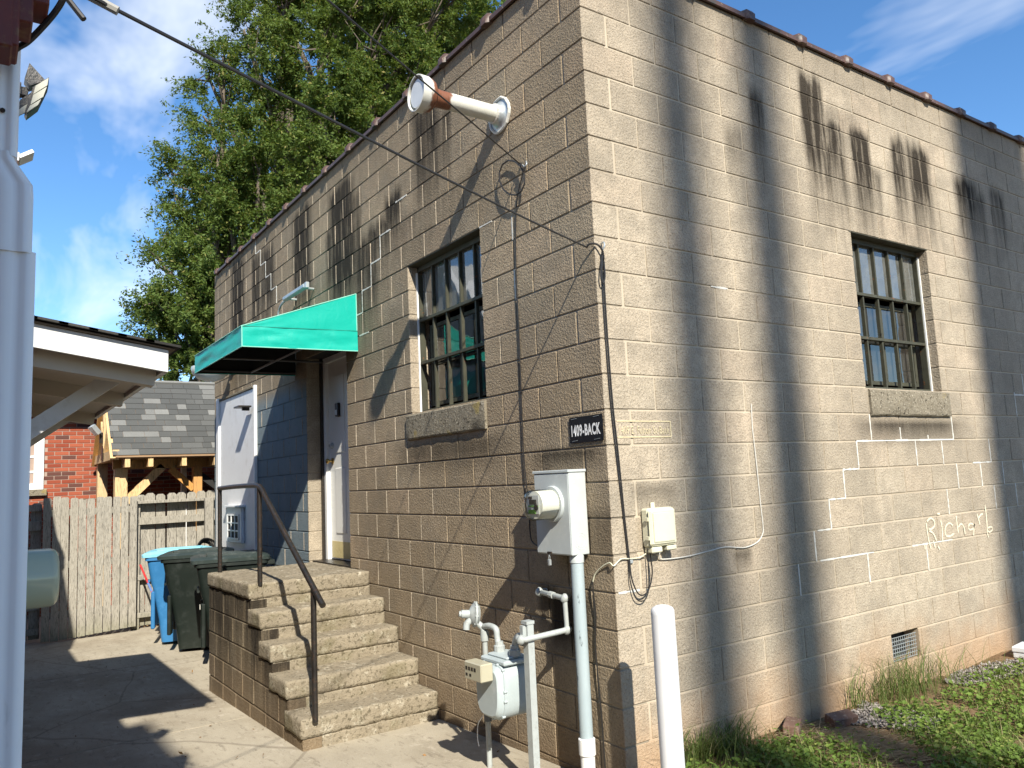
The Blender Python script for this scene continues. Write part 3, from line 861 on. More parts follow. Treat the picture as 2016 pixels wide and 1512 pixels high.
def rough_slab(x0, x1, y0, y1, z0, z1, seed, cell=.024, amp=.0042):
    """slab with a worn, uneven skin: a subdivided box whose corners are rounded and edges chipped"""
    nx = max(2, int((x1-x0)/cell)); ny = max(2, int((y1-y0)/cell)); nz = max(2, int((z1-z0)/cell))
    idx = {}; vs = []; fs = []
    R = .009
    def vid(i, j, k):
        key = (i, j, k)
        if key in idx: return idx[key]
        x = x0+(x1-x0)*i/nx; y = y0+(y1-y0)*j/ny; z = z0+(z1-z0)*k/nz
        c = Vector((min(max(x, x0+R), x1-R), min(max(y, y0+R), y1-R), min(max(z, z0+R), z1-R)))
        p = Vector((x, y, z)); d = p-c
        if d.length > 1e-6:
            ne = sum(1 for a in d if abs(a) > 1e-6)
            rr = R if ne > 1 else d.length
            p = c+d.normalized()*rr
            q = Vector((x*11+seed, y*11, z*11))
            e = mnoise.noise(q)*amp + mnoise.noise(q*3.1)*amp*.6
            if ne > 1: e -= abs(mnoise.noise(q*.9+Vector((5, 1, 2))))*amp*2.6
            p += d.normalized()*e
        idx[key] = len(vs); vs.append(p); return idx[key]
    for i in range(nx):
        for j in range(ny):
            fs.append((vid(i, j, 0), vid(i, j+1, 0), vid(i+1, j+1, 0), vid(i+1, j, 0))); fs.append((vid(i, j, nz), vid(i+1, j, nz), vid(i+1, j+1, nz), vid(i, j+1, nz)))
    for i in range(nx):
        for k in range(nz):
            fs.append((vid(i, 0, k), vid(i+1, 0, k), vid(i+1, 0, k+1), vid(i, 0, k+1))); fs.append((vid(i, ny, k), vid(i, ny, k+1), vid(i+1, ny, k+1), vid(i+1, ny, k)))
    for j in range(ny):
        for k in range(nz):
            fs.append((vid(0, j, k), vid(0, j, k+1), vid(0, j+1, k+1), vid(0, j+1, k))); fs.append((vid(nx, j, k), vid(nx, j+1, k), vid(nx, j+1, k+1), vid(nx, j, k+1)))
    return MB().add(vs, fs)
sx = [-4.56]+FX
for k in range(5):
    a = -4.56 if k == 0 else FX[k-1]-.06
    o = rough_slab(a, FX[k], YO-.012, -.004, TZ[k]-.125, TZ[k], k*3.7).build('landing' if k == 0 else 'step', M_STEP, st, smooth=True, fix=False)
core = MB()
for k in range(5):
    a = -4.53 if k == 0 else FX[k-1]-.03
    core.box(a+(.001 if k else 0), FX[k]-.010-k*.0005, YO+.012, -.006, gz(a)-.1, TZ[k]-.118)
core.build('core', M_STEP, st)
courses = [(.597, .398, -3.225), (.398, .190, -2.935), (.190, -.008, -2.685), (-.008, -.204, -2.345), (-.204, -.42, -2.045)]
for ci, (zt, zb, xf) in enumerate(courses):
    x = xf-.003; bw = .40 if ci % 2 == 0 else .20; first = True
    while x > -4.5:
        a = max(-4.545, x-bw)
        q = MB(); q.bbox(a+.004, x-.004 if not first else x, YO+random.uniform(0, .004), YO+.14, zb+.004, zt-.004, .006)
        rv = random.random(); o = q.build('block', M_CMU_S, st); o.color = (rv, rv, rv, 1)
        x = a; bw = .30 if ci % 2 else .40; first = False
        if x <= -4.54: break
    # blocks that face the riser below each tread
    y = YO+.145
    while y < -.02:
        b = min(-.008, y+.42)
        q = MB(); q.bbox(xf-.12, xf+random.uniform(-.003, .001), y+.004, b-.004, zb+.004, zt-.004, .006)
        rv = random.random(); o = q.build('block', M_STEP, st); y = b
q = MB()
for ci in range(3):
    for k in range(3):
        q2 = MB(); q2.bbox(-4.552, -4.41, YO+.16+.29*k+.004, YO+.16+.29*(k+1)-.004, .597-.2*(ci+1)+.004, .597-.2*ci-.004, .005); o = q2.build('block', M_CMU_S, st); o.color = (.5, .5, .5, 1)

# handrail
hr = thing('handrail', 'black iron pipe handrail bent down beside the concrete steps', 'handrail', (-3.2, -.97, .72))
Y = -.965; R_ = .021
pts = [(-4.46, Y, 1.505), (-4.0, Y, 1.512), (-3.6, Y, 1.513), (-3.32, Y, 1.510), (-3.22, Y, 1.500), (-3.15, Y, 1.474), (-3.09, Y, 1.43), (-2.6, Y, 1.135), (-2.1, Y, .835), (-1.845, Y, .683)]
smooth_angle(MB().tube(pts, R_, 12, caps=True).build('rail', M_BLACK, hr), 60)
for (xx, a, b) in ((-4.46, .70, 1.50), (-3.225, .70, 1.50), (-2.02, -.10, .79)):
    smooth_angle(MB().tube([(xx, Y, a), (xx, Y, b)], R_-.001, 12).build('post', M_BLACK, hr), 60)
q = MB(); q.tube([(-4.46, Y, 1.505), (-4.475, Y, 1.505)], R_+.001, 12); q.build('end_cap', M_BLACK, hr)

# ------------------------------------------------------------------ awning
def mk_canvas(name, c0, c1):
    n = NT(name); pos = n.pos()
    c = n.mix(n.noise(pos, 3.5, 4, .5), c0, c1)
    c = n.mix(n.M('MULTIPLY', n.step(n.noise(pos, 9, 5, .7), .60, .74), .15), c, (0.06, .52, .39))
    n.bump(n.M('ADD', n.noise(pos, 7, 3, .5, .5), n.M('MULTIPLY', n.noise(pos, 500, 1), .06)), .25, .03)
    n.P(Base_Color=c, Roughness=.42, Specular_IOR_Level=.45)
    t = n.t; tl = t.nodes.new('ShaderNodeBsdfTranslucent'); tl.inputs[0].default_value = (.0, .30, .20, 1)
    mx = t.nodes.new('ShaderNodeMixShader'); mx.inputs[0].default_value = .02
    t.links.new(n.b.outputs[0], mx.inputs[1]); t.links.new(tl.outputs[0], mx.inputs[2]); t.links.new(mx.outputs[0], n.out.inputs[0])
    return n.m
M_GREEN = mk_canvas('green_canvas', (0.0, .35, .275), (0.004, .39, .31))
M_SEAM = simple('green_piping', (0.25, .62, .50), .5)
aw = thing('awning', 'bright green canvas awning with valance over the door', 'awning', (-4.2, -.5, 2.7))
AX0, AX1, AY = -5.06, -3.38, -1.055
def sheet(A, B, C, D, nu, nv, amp, seed, dirn):
    A, B, C, D = map(Vector, (A, B, C, D)); dirn = Vector(dirn)
    vs = []; fs = []
    for i in range(nu+1):
        for j in range(nv+1):
            u, v = i/nu, j/nv
            p = A*(1-u)*(1-v)+B*u*(1-v)+C*u*v+D*(1-u)*v
            e = min(1, 6*u*(1-u)*2) * 1.0
            p = p+dirn*amp*e*(mnoise.noise(Vector((u*4+seed, v*2.2, seed)))+.5*mnoise.noise(Vector((u*11+v*5+seed, v*4, 1))))
            vs.append(p)
    for i in range(nu):
        for j in range(nv):
            fs.append((i*(nv+1)+j, (i+1)*(nv+1)+j, (i+1)*(nv+1)+j+1, i*(nv+1)+j+1))
    return MB().add(vs, fs)
zt, zf, zb, zbw = 3.252, 2.872, 2.690, 2.706
zmid = 2.89
top = sheet((AX0, -.004, zt), (AX1, -.004, zt), (AX1, AY, zf), (AX0, AY, zf), 20, 14, .006, 1, (0, 0, 1)).build('top', M_GREEN, aw, smooth=True, fix=False)
for xx, nm, sg in ((AX1, 'side', 1), (AX0, 'side', -1)):
    m = sheet((xx, -.004, zt), (xx, AY, zf), (xx, AY, zf-.010), (xx, -.004, zmid), 16, 8, .004, 3+sg, (1, 0, 0)); s_ = m.build(nm, M_GREEN, aw, smooth=True, fix=False)
    m = sheet((xx+.012*sg, -.004, zmid+.006), (xx+.012*sg, AY, zf-.006), (xx+.016*sg, AY-.002, zb), (xx+.016*sg, -.004, zbw), 28, 10, .012, 8+sg, (1, 0, 0)); m.build('valance', M_GREEN, aw, smooth=True, fix=False)
sheet((AX0, AY-.003, zf), (AX1, AY-.003, zf), (AX1, AY-.005, zb), (AX0, AY-.005, zb), 30, 8, .016, 21, (0, 1, 0)).build('valance', M_GREEN, aw, smooth=True, fix=False)
q = MB()
for a, b in (((AX1, -.006, zt), (AX1, AY, zf)), ((AX1+.016, -.006, zbw), (AX1+.016, AY-.004, zb)), ((AX1+.008, AY-.004, zf), (AX1+.014, AY-.005, zb)), ((AX0, AY-.005, zb), (AX1, AY-.006, zb)), ((AX1+.003, -.006, zt), (AX1+.007, -.006, zbw)), ((AX0, AY-.004, zf), (AX1, AY-.004, zf))):
    q.tube([a, b], .0045, 6)
q.build('piping', M_SEAM, aw)
q = MB(); q.tube([(AX1+.013, -.006, zmid+.006), (AX1+.013, AY, zf-.006)], .0035, 5); q.build('seam', simple('dark_green_seam', (0.0, .20, .15), .6), aw)
q = MB()
for a, b in (((AX1-.03, -.02, zbw+.02), (AX1-.03, AY+.03, zb+.03)), ((AX0+.03, -.02, zbw+.02), (AX0+.03, AY+.03, zb+.03)), ((AX0+.03, AY+.03, zb+.03), (AX1-.03, AY+.03, zb+.03)), ((AX0+.03, AY+.03, zf-.04), (AX1-.03, AY+.03, zf-.04)), ((AX0+.03, -.02, zt-.04), (AX1-.03, -.02, zt-.04)),
             ((-4.2, -.02, zt-.04), (-4.2, AY+.03, zf-.04)), ((-4.2, -.02, zbw+.02), (-4.2, AY+.03, zb+.03)), ((AX0+.03, -.5, zb+.03), (AX1-.03, -.5, zb+.03)), ((AX0+.03, AY+.03, zb+.03), (AX0+.03, AY+.03, zf-.04)), ((AX1-.03, AY+.03, zb+.03), (AX1-.03, AY+.03, zf-.04))):
    q.tube([a, b], .0125, 6)
q.build('frame', simple('dark_frame_tube', (.05, .05, .05), .5), aw)  # tube colour darkened to go with the painted shade below the canvas
M_UNDERSHADE = simple('awning_shade_black', (.012, .013, .013), .9)  # near-black colour stands for the shade under the awning
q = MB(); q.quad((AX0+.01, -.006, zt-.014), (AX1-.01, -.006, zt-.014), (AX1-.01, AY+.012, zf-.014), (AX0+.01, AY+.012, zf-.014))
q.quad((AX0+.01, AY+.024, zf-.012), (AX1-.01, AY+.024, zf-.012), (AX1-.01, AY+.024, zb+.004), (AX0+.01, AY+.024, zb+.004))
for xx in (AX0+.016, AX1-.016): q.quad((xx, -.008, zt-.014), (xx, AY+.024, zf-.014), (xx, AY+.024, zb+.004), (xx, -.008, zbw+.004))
q.build('underside_shade', M_UNDERSHADE, aw, fix=False)  # added sheets that darken the awning's underside

# ------------------------------------------------------------------ exhaust vent
def mk_rustwhite():
    n = NT('white_enamel_with_rust'); pos = n.pos(); y = n.sep(pos)[1]
    c = n.mix(n.noise(pos, 9, 4), (0.54, .54, .48), (0.68, .68, .62))
    rr = n.M('ADD', y, n.M('MULTIPLY', n.M('SUBTRACT', n.noise(pos, 14, 4), .5), .10))
    m = n.M('MULTIPLY', n.step(rr, -.40, -.425), n.step(rr, -.60, -.57))
    c = n.mix(m, c, n.mix(n.noise(pos, 30, 4), (0.11, .045, .025), (0.26, .10, .05)))
    n.bump(n.noise(pos, 60, 3), .15, .003)
    return n.P(Base_Color=c, Roughness=.45)
M_RUSTW = mk_rustwhite()
ve = thing('exhaust_vent', 'white exhaust pipe with round cap and a rusty band, high on the wall', 'vent', (-.89, 0, 3.95))
vx, vz = -.89, 3.952
prf = []
yy = .01
while yy < .52:
    prf += [(yy, .056), (yy+.004, .0575), (yy+.009, .056)]; yy += .0135
smooth_angle(MB().lathe(prf, (vx, 0, vz), (0, -1, 0), 24).build('pipe', M_RUSTW, ve), 60)
smooth_angle(MB().lathe([(.50, .060), (.525, .062), (.53, .075), (.545, .092), (.55, .100), (.566, .104), (.57, .110), (.590, .112), (.594, .117), (.655, .118), (.656, .111), (.612, .108), (.612, .05)], (vx, 0, vz), (0, -1, 0), 32).build('cap', M_RUSTW, ve), 35)
smooth_angle(MB().lathe([(.622, .092), (.642, .094), (.645, .090), (.646, 0.001)], (vx, 0, vz), (0, -1, 0), 32).build('disc', simple('vent_disc', (.62, .65, .66), .4), ve), 35)
q = MB()
for k in range(3):
    an = k*2.09+.5; q.bar((vx+.090*math.cos(an), -.634, vz+.090*math.sin(an)), (vx+.112*math.cos(an), -.634, vz+.112*math.sin(an)), .012, .012)
q.build('spoke', M_BLACK, ve)
smooth_angle(MB().lathe([(0.001, .125), (.006, .122), (.010, .100), (.022, .080), (.06, .066), (.062, .056)], (vx, 0, vz), (0, -1, 0), 20).build('flange', M_GALV, ve), 40)
q = MB()
pp = []
for k in range(25):
    an = 2*math.pi*k/24; rr = .118+.008*mnoise.noise(Vector((k*.7, 0, 0))); pp.append((vx+rr*math.cos(an), -.010, vz+rr*math.sin(an)))
q.tube(pp, .011, 6)
pp = []
for k in range(25):
    an = 2*math.pi*k/24; pp.append((vx+.060*math.cos(an), -.056, vz+.060*math.sin(an)))
q.tube(pp, .010, 6); q.build('sealant', M_WHITEP, ve)

# strip lamp above the awning, dome lamp past it
lm = thing('strip_lamp', 'grey strip lamp on a bent arm above the green awning', 'lamp', (-4.9, -.05, 3.5))
smooth_angle(MB().tube(catmull([(-5.30, -.10, 3.15), (-5.33, -.10, 3.35), (-5.31, -.10, 3.47), (-5.20, -.10, 3.535), (-5.0, -.10, 3.55), (-4.40, -.10, 3.565)], 5), .013, 8).build('arm', M_GALV, lm), 60)
q = MB(); q.bbox(-5.08, -4.42, -.135, -.075, 3.540, 3.585, .008); q.build('housing', M_GALV, lm)
q = MB(); q.bbox(-4.418, -4.37, -.125, -.085, 3.53, 3.595, .006); q.build('end_cap', M_GALV, lm)
q = MB(); q.tube([(-4.47, -.10, 3.55), (-4.47, -.002, 3.55)], .012, 8); q.tube([(-5.0, -.10, 3.55), (-5.0, -.002, 3.55)], .012, 8); q.build('bracket', M_GALV, lm)
dl = thing('dome_lamp', 'pale translucent dome lamp on the wall past the green awning', 'lamp', (-7.4, 0, 3.1))
smooth_angle(MB().lathe([(0, .24), (.03, .245), (.10, .225), (.16, .16), (.19, .08), (.20, .002)], (-7.55, -.30, 3.15), (0, 0, -1), 24).build('shade', simple('frosted_plastic', (.50, .55, .54), .3), dl), 60)
q = MB(); q.tube([(-7.55, -.002, 3.20), (-7.55, -.28, 3.20)], .03, 10); q.bbox(-7.63, -7.47, -.04, -.002, 3.10, 3.30, .008); q.build('arm', M_GALV, dl)

# ------------------------------------------------------------------ signs and writing
def text_mesh(body, size, xs=1.0, bold=0.0, extrude=0.0):
    cu = bpy.data.curves.new('t', 'FONT'); cu.body = body; cu.size = size; cu.offset = bold; cu.extrude = extrude; cu.resolution_u = 3; cu.space_character = 1.12
    o = bpy.data.objects.new('t', cu); COL.objects.link(o)
    dg = bpy.context.evaluated_depsgraph_get()
    me = bpy.data.meshes.new_from_object(o.evaluated_get(dg))
    bpy.data.objects.remove(o, do_unlink=True); bpy.data.curves.remove(cu)
    n = len(me.vertices); co = np.empty(n*3); me.vertices.foreach_get('co', co); co = co.reshape(-1, 3)
    co[:, 0] *= xs
    return me, co
def place_text(me, co, ax, u0, u1, z0, z1, d, org):
    lo = co.min(0); hi = co.max(0)
    u = u0+(co[:, 0]-lo[0])/(hi[0]-lo[0])*(u1-u0); z = z0+(co[:, 1]-lo[1])/(hi[1]-lo[1])*(z1-z0)
    out = np.empty_like(co)
    if ax == 0: out[:, 0] = u; out[:, 1] = -d-co[:, 2]; out[:, 2] = z
    else: out[:, 0] = d+co[:, 2]; out[:, 1] = u; out[:, 2] = z
    out -= np.array(org)
    me.vertices.foreach_set('co', out.ravel()); me.update()
sg = thing('address_sign', 'black address plate with white lettering beside the corner', 'sign', (-.165, -.003, 1.66))
q = MB()
def rrect(x0, x1, z0, z1, r, y):
    P = []
    for (cx, cz, a0) in ((x1-r, z1-r, 0), (x0+r, z1-r, 90), (x0+r, z0+r, 180), (x1-r, z0+r, 270)):
        for k in range(5): a = math.radians(a0+22.5*k); P.append((cx+r*math.cos(a), y, cz+r*math.sin(a)))
    return P
q.prism(rrect(-.316, -.016, 1.655, 1.808, .012, -.0035), (0, -.003, 0)); q.build('plate', simple('black_sign_enamel', (.010, .011, .014), .32, var=.2), sg)
me, co = text_mesh('1409-BACK', .08, .8, .0028)
place_text(me, co, 0, -.296, -.036, 1.693, 1.762, .0078, ORG[sg.name]); link('lettering', me, simple('sign_white', (.80, .80, .78), .5, var=.05), sg)
q = MB()
for (a, b) in ((-.270, 1.797), (-.07, 1.797), (-.27, 1.667), (-.07, 1.667)):
    q.bar((a-.025, -.0078, b), (a+.025, -.0078, b+.003), .002, .002)
q.build('wire_tie', M_GALV, sg)
# faded painted lettering on the sunlit wall
old = thing('painted_sign', 'faded cream painted address in a thin frame on the sunlit blocks', 'sign', (.003, .3, 1.68))
M_FADED = simple('faded_cream_paint', (0.60, .52, .33), .9, var=.3, scale=40, dirt=(.38, .30, .2), dirt_amt=.7)
me, co = text_mesh('1409 E. Fulton St-Back', .08, .62, 0)
place_text(me, co, 1, .100, .500, 1.690, 1.735, .0030, ORG[old.name]); link('lettering', me, M_FADED, old)
q = MB()
for (a, b, c, d) in ((.085, .518, 1.760, 1.767), (.085, .518, 1.668, 1.675), (.511, .518, 1.675, 1.760)): q.box(.0018, .0026, a, b, c, d)
q.build('border', M_FADED, old)
# chalked name
ch = thing('chalk_writing', 'hand chalked name scrawled on the sunlit block wall', 'writing', (.003, 3.8, .85))
M_CHALK = simple('chalk', (0.66, .60, .45), .95, var=.25, scale=60)
def cpx(x, y): return on(1500+x/3.779, 800+y/3.779, 0, .0035)
strokes = [[(1258, 1060), (1240, 990), (1228, 910), (1222, 870)], [(1228, 855), (1255, 832), (1280, 850), (1285, 885), (1262, 912), (1240, 920), (1275, 945), (1300, 1000)], [(1305, 800), (1325, 798)], [(1330, 850), (1340, 900), (1345, 1000)],
           [(1420, 885), (1395, 868), (1370, 890), (1362, 930), (1372, 962), (1400, 965), (1430, 945)], [(1445, 815), (1452, 880), (1462, 940)], [(1462, 900), (1480, 875), (1500, 890), (1512, 950)],
           [(1575, 880), (1552, 872), (1535, 895), (1548, 918), (1575, 905), (1582, 872), (1578, 910), (1575, 960)], [(1600, 800), (1615, 850), (1622, 880)], [(1612, 830), (1630, 805), (1645, 800)],
           [(1660, 735), (1668, 800), (1675, 880), (1680, 950), (1688, 975)], [(1682, 905), (1705, 895), (1715, 915), (1695, 935), (1680, 925)],
           [(1210, 1020), (1215, 1065)], [(1275, 1000), (1290, 1050)], [(1310, 1040), (1325, 1065)]]
q = MB()
for s_ in strokes:
    P = [cpx(*a) for a in s_]
    if len(P) > 2: P = catmull(P, 4)
    for a, b in zip(P[:-1], P[1:]):
        d = (b-a); nrm = Vector((0, -d.z, d.y)).normalized()*(.006+.003*random.random())
        q.quad(a-nrm, b-nrm, b+nrm, a+nrm)
q.build('stroke', M_CHALK, ch, fix=False)

# ------------------------------------------------------------------ electric meter
em = thing('electric_meter', 'grey electric meter box with glass dome and conduit beside the corner', 'meter', (-.36, -.07, -.22))
q = MB(); q.bbox(-.525, -.193, -.132, -.006, 1.018, 1.488, .004); ebox = q.build('box', M_METERGREY, em)
q = MB(); q.bbox(-.532, -.187, -.140, -.004, 1.486, 1.503, .003); q.build('lid', M_METERGREY, ebox)
q = MB(); q.bbox(-.519, -.199, -.1365, -.1325, 1.024, 1.48, .002); q.build('cover', M_METERGREY, ebox)
mc = on(1089, 992, 1, -.137)
smooth_angle(MB().lathe([(0, .105), (.010, .105), (.018, .100), (.018, .088)], mc, (0, -1, 0), 32).build('ring', M_METERGREY, ebox), 35)
smooth_angle(MB().lathe([(.012, .082), (.10, .080), (.135, .079), (.137, .05)], mc, (0, -1, 0), 32).build('meter_body', simple('meter_white', (.70, .70, .62), .4, var=.05), ebox), 35)
smooth_angle(MB().lathe([(.02, .088), (.15, .087), (.162, .083), (.168, .074), (.170, .001)], mc, (0, -1, 0), 32).build('glass_dome', M_CLEAR, ebox), 35)
q = MB(); f0 = mc+Vector((0, -.139, 0))
q.box(f0.x-.05, f0.x+.05, f0.y-.003, f0.y, f0.z-.05, f0.z+.055); fp = q.build('dial_plate', simple('dial_plate', (.55, .56, .54), .4), ebox)
q = MB(); q.box(f0.x-.035, f0.x+.03, f0.y-.007, f0.y-.004, f0.z+.005, f0.z+.032); q.lathe([(0, .017), (.006, .017)], (f0.x+.03, f0.y-.004, f0.z-.012), (0, -1, 0), 12); q.box(f0.x-.045, f0.x-.01, f0.y-.0065, f0.y-.0035, f0.z+.037, f0.z+.050); q.build('display', M_BLACK, ebox)
q = MB(); q.box(f0.x-.048, f0.x+.02, f0.y-.0066, f0.y-.0036, f0.z-.048, f0.z-.026); q.box(f0.x-.048, f0.x+.048, f0.y-.0062, f0.y-.0036, f0.z-.008, f0.z-.003); q.build('sticker', simple('green_sticker', (.16, .42, .04), .5), ebox)
q = MB()
for rr in (.032, .046):
    q.tube([(-.1935, -.068+rr*math.cos(k_*math.pi/12), 1.095+rr*math.sin(k_*math.pi/12)) for k_ in range(25)], .0016, 5)
q.build('knockout', M_METERGREY, ebox)
q = MB(); q.bbox(-.415, -.375, -.146, -.137, 1.020, 1.034, .002); q.build('hasp', M_BLACK, ebox)
q = MB(); q.bbox(-.406, -.384, -.152, -.137, .955, .99, .003); q.build('padlock', M_GALV, ebox)
q = MB(); q.tube([(-.401, -.145, .988), (-.401, -.145, 1.006), (-.395, -.145, 1.015), (-.389, -.145, 1.006), (-.389, -.145, .988)], .0025, 6); q.build('shackle', M_GALV, ebox)
cxp = -.232
def mk_conduit():
    n = NT('weathered_conduit_paint'); pos = n.pos()
    c = n.mix(n.noise(pos, 8, 5, .7, mul=(1, 1, .3)), (0.25, .32, .35), (0.42, .49, .51))
    c = n.mix(n.step(n.noise(pos, 18, 4, .7, mul=(1, 1, .4)), .6, .68), c, (0.10, .12, .13))
    return n.P(Base_Color=c, Roughness=.55)
smooth_angle(MB().tube([(cxp, -.072, .99), (cxp, -.072, .0)], .037, 20).build('conduit', mk_conduit(), em), 60)
smooth_angle(MB().lathe([(0, .041), (.045, .041), (.05, .037)], (cxp, -.072, .975), (0, 0, 1), 20).build('collar', M_METERGREY, em), 40)
smooth_angle(MB().lathe([(0, .040), (.15, .040), (.152, .047), (.235, .047), (.24, .040)], (cxp, -.072, -.22), (0, 0, 1), 20).build('coupling', M_WHITE, em), 40)

# network box on the sunlit wall
nb = thing('telephone_box', 'small beige plastic telephone box on the sunlit wall', 'utility box', (.045, .325, 1.03))
q = MB(); q.bbox(.002, .060, .222, .432, 1.045, 1.262, .010); nbody = q.build('housing', M_BEIGE, nb)
q = MB(); q.bbox(.0605, .082, .216, .424, 1.052, 1.258, .012); q.build('cover', M_BEIGE, nb)
q = MB(); q.bbox(.0825, .088, .238, .404, 1.072, 1.238, .004); q.build('raised_panel', M_BEIGE, nb)
q = MB(); q.bbox(.004, .070, .232, .315, 1.012, 1.046, .006); q.bbox(.004, .070, .352, .43, 1.018, 1.046, .006); q.build('cable_boot', M_BEIGE, nb)
q = MB(); q.bbox(.002, .012, .30, .330, 1.258, 1.292, .002); q.build('mounting_tab', M_BEIGE, nb)
for zz in (1.19, 1.085): q = MB(); q.bbox(.05, .072, .209, .2155, zz, zz+.023, .002); q.build('hinge', M_BEIGE, nb)

# ------------------------------------------------------------------ gas meter
gm = thing('gas_meter', 'grey gas meter on a post with regulator and bent pipes by the wall', 'meter', (-.6, -.32, -.24))
YG = -.31
ris = on(956, 1300, 1, YG); rx = ris.x
smooth_angle(MB().tube([(rx, YG, -.26), (rx, YG, .53)], .0165, 12).build('riser_pipe', M_GASPIPE, gm), 60)
q = MB(); q.lathe([(0, .024), (.04, .024), (.045, .03), (.09, .03), (.095, .022), (.13, .022)], (rx, YG, .02), (0, 0, 1), 10); q.tube([(rx-.045, YG-.01, .07), (rx+.04, YG-.01, .07)], .010, 6); smooth_angle(q.build('shutoff_valve', simple('valve_iron', (.12, .13, .14), .5), gm), 40)
tee = Vector((rx+.005, YG, .545))
smooth_angle(MB().lathe([(0, .025), (.03, .027), (.06, .025)], (rx, YG, .49), (0, 0, 1), 10).build('tee', M_GASPIPE, gm), 60)
reg = Vector((rx-.055, YG-.03, .645)); rdir = Vector((-.35, -.93, .10)).normalized()
q = MB(); q.lathe([(-.028, .02), (-.024, .055), (-.006, .072), (-.005, .078), (.006, .078), (.007, .070), (.022, .055), (.035, .030), (.038, .026), (.085, .025), (.088, .018), (.10, .017)], reg, rdir, 20); smooth_angle(q.build('regulator', M_GASPIPE, gm), 40)
q = MB()
for k in range(8):
    an = k*math.pi/4; a = rdir.orthogonal().normalized(); b = rdir.cross(a)
    c = reg+a*(.072*math.cos(an))+b*(.072*math.sin(an)); q.tube([c-rdir*.010, c+rdir*.010], .005, 6)
q.build('bolt', M_GASPIPE, gm)
smooth_angle(MB().tube([reg+Vector((0, -.02, -.02)), reg+Vector((-.01, -.055, -.05)), reg+Vector((-.01, -.06, -.085))], .021, 10).build('vent', M_GASPIPE, gm), 60)
smooth_angle(MB().tube(catmull([(reg.x, reg.y, reg.z-.04), (rx-.02, YG, .565), (rx, YG, .54)], 4), .020, 10).build('elbow', M_GASPIPE, gm), 60)
mxl, mxr = -.715, -.555; mz1 = on(1003, 1288, 1, YG).z
smooth_angle(MB().tube(catmull([(rx, YG, .575), (rx+.06, YG, .585), (rx+.13, YG, .575), (mxl-.02, YG, .53), (mxl, YG, .46), (mxl, YG, mz1)], 5), .0185, 10).build('inlet_pipe', M_GASPIPE, gm), 60)
for xx in (mxl, mxr): smooth_angle(MB().lathe([(0, .034), (.035, .034), (.04, .026), (.06, .024)], (xx, YG, mz1), (0, 0, 1), 10).build('union', M_GASPIPE, gm), 35)
# body: two half shells
def lobe(x0, x1, yc, dy, z0, z1, n=20):
    P = []
    w = (x1-x0)/2; xc = (x0+x1)/2
    for k in range(n):
        an = 2*math.pi*k/n; c, s_ = math.cos(an), math.sin(an)
        ex = 2.0 if s_ < 0 else 4.0
        P.append((xc+w*math.copysign(abs(c)**(2/4.0), c), z0+(z1-z0)*.55+((z1-z0)*.45 if s_ > 0 else (z1-z0)*.55)*math.copysign(abs(s_)**(2/(5 if s_ > 0 else 2.6)), s_)))
    return P
bx0, bx1, bz0, bz1 = -.770, -.505, mz1-.345, mz1-.035
P = lobe(bx0, bx1, 0, 0, bz0, bz1, 28)
def shell(P, secs):
    vs = []; fs = []; k = len(P); xc = (bx0+bx1)/2; zc = (bz0+bz1)/2
    for (y, s_) in secs:
        for (x, z) in P: vs.append((xc+(x-xc)*s_, y, zc+(z-zc)*s_))
    for i in range(len(secs)-1):
        for q_ in range(k): fs.append((i*k+q_, i*k+(q_+1) % k, (i+1)*k+(q_+1) % k, (i+1)*k+q_))
    fs.append(tuple(range(k))); fs.append(tuple((len(secs)-1)*k+q_ for q_ in range(k)))
    return MB().add(vs, fs)
smooth_angle(shell(P, [(YG+.10, .90), (YG+.085, .97), (YG-.085, .97), (YG-.10, .95)]).build('body', M_GASBODY, gm), 40)
smooth_angle(shell(P, [(YG-.1005, .99), (YG-.112, .99), (YG-.114, .95), (YG-.135, .92), (YG-.150, .82)]).build('front_cover', M_GASBODY, gm), 40)
q = MB()
for k in range(0, 28, 3):
    x, z = P[k]; q.tube([(x*.985-.0095, YG-.098, z), (x*.985-.0095, YG-.118, z)], .007, 6)
q.build('bolt', M_GASBODY, gm)
q = MB(); q.bbox(bx0+.005, bx1-.005, YG-.105, YG+.095, mz1-.040, mz1-.012, .008); q.bbox(bx0+.03, bx1-.03, YG-.07, YG+.07, mz1-.013, mz1+.002, .006); q.build('top_cap', M_GASBODY, gm)
q = MB(); q.bbox(-.735, -.555, YG-.235, YG-.152, mz1-.115, mz1-.015, .006); ix = q.build('index_box', simple('yellowed_plastic', (.42, .395, .29), .3, var=.12), gm)
q = MB()
for i in range(4): q.box(-.72+i*.030, -.70+i*.030, YG-.2362, YG-.2352, mz1-.062, mz1-.042)
for i in range(2): q.box(-.72+i*.04, -.70+i*.04, YG-.2362, YG-.2352, mz1-.095, mz1-.080)
q.build('dial', M_BLACK, ix)
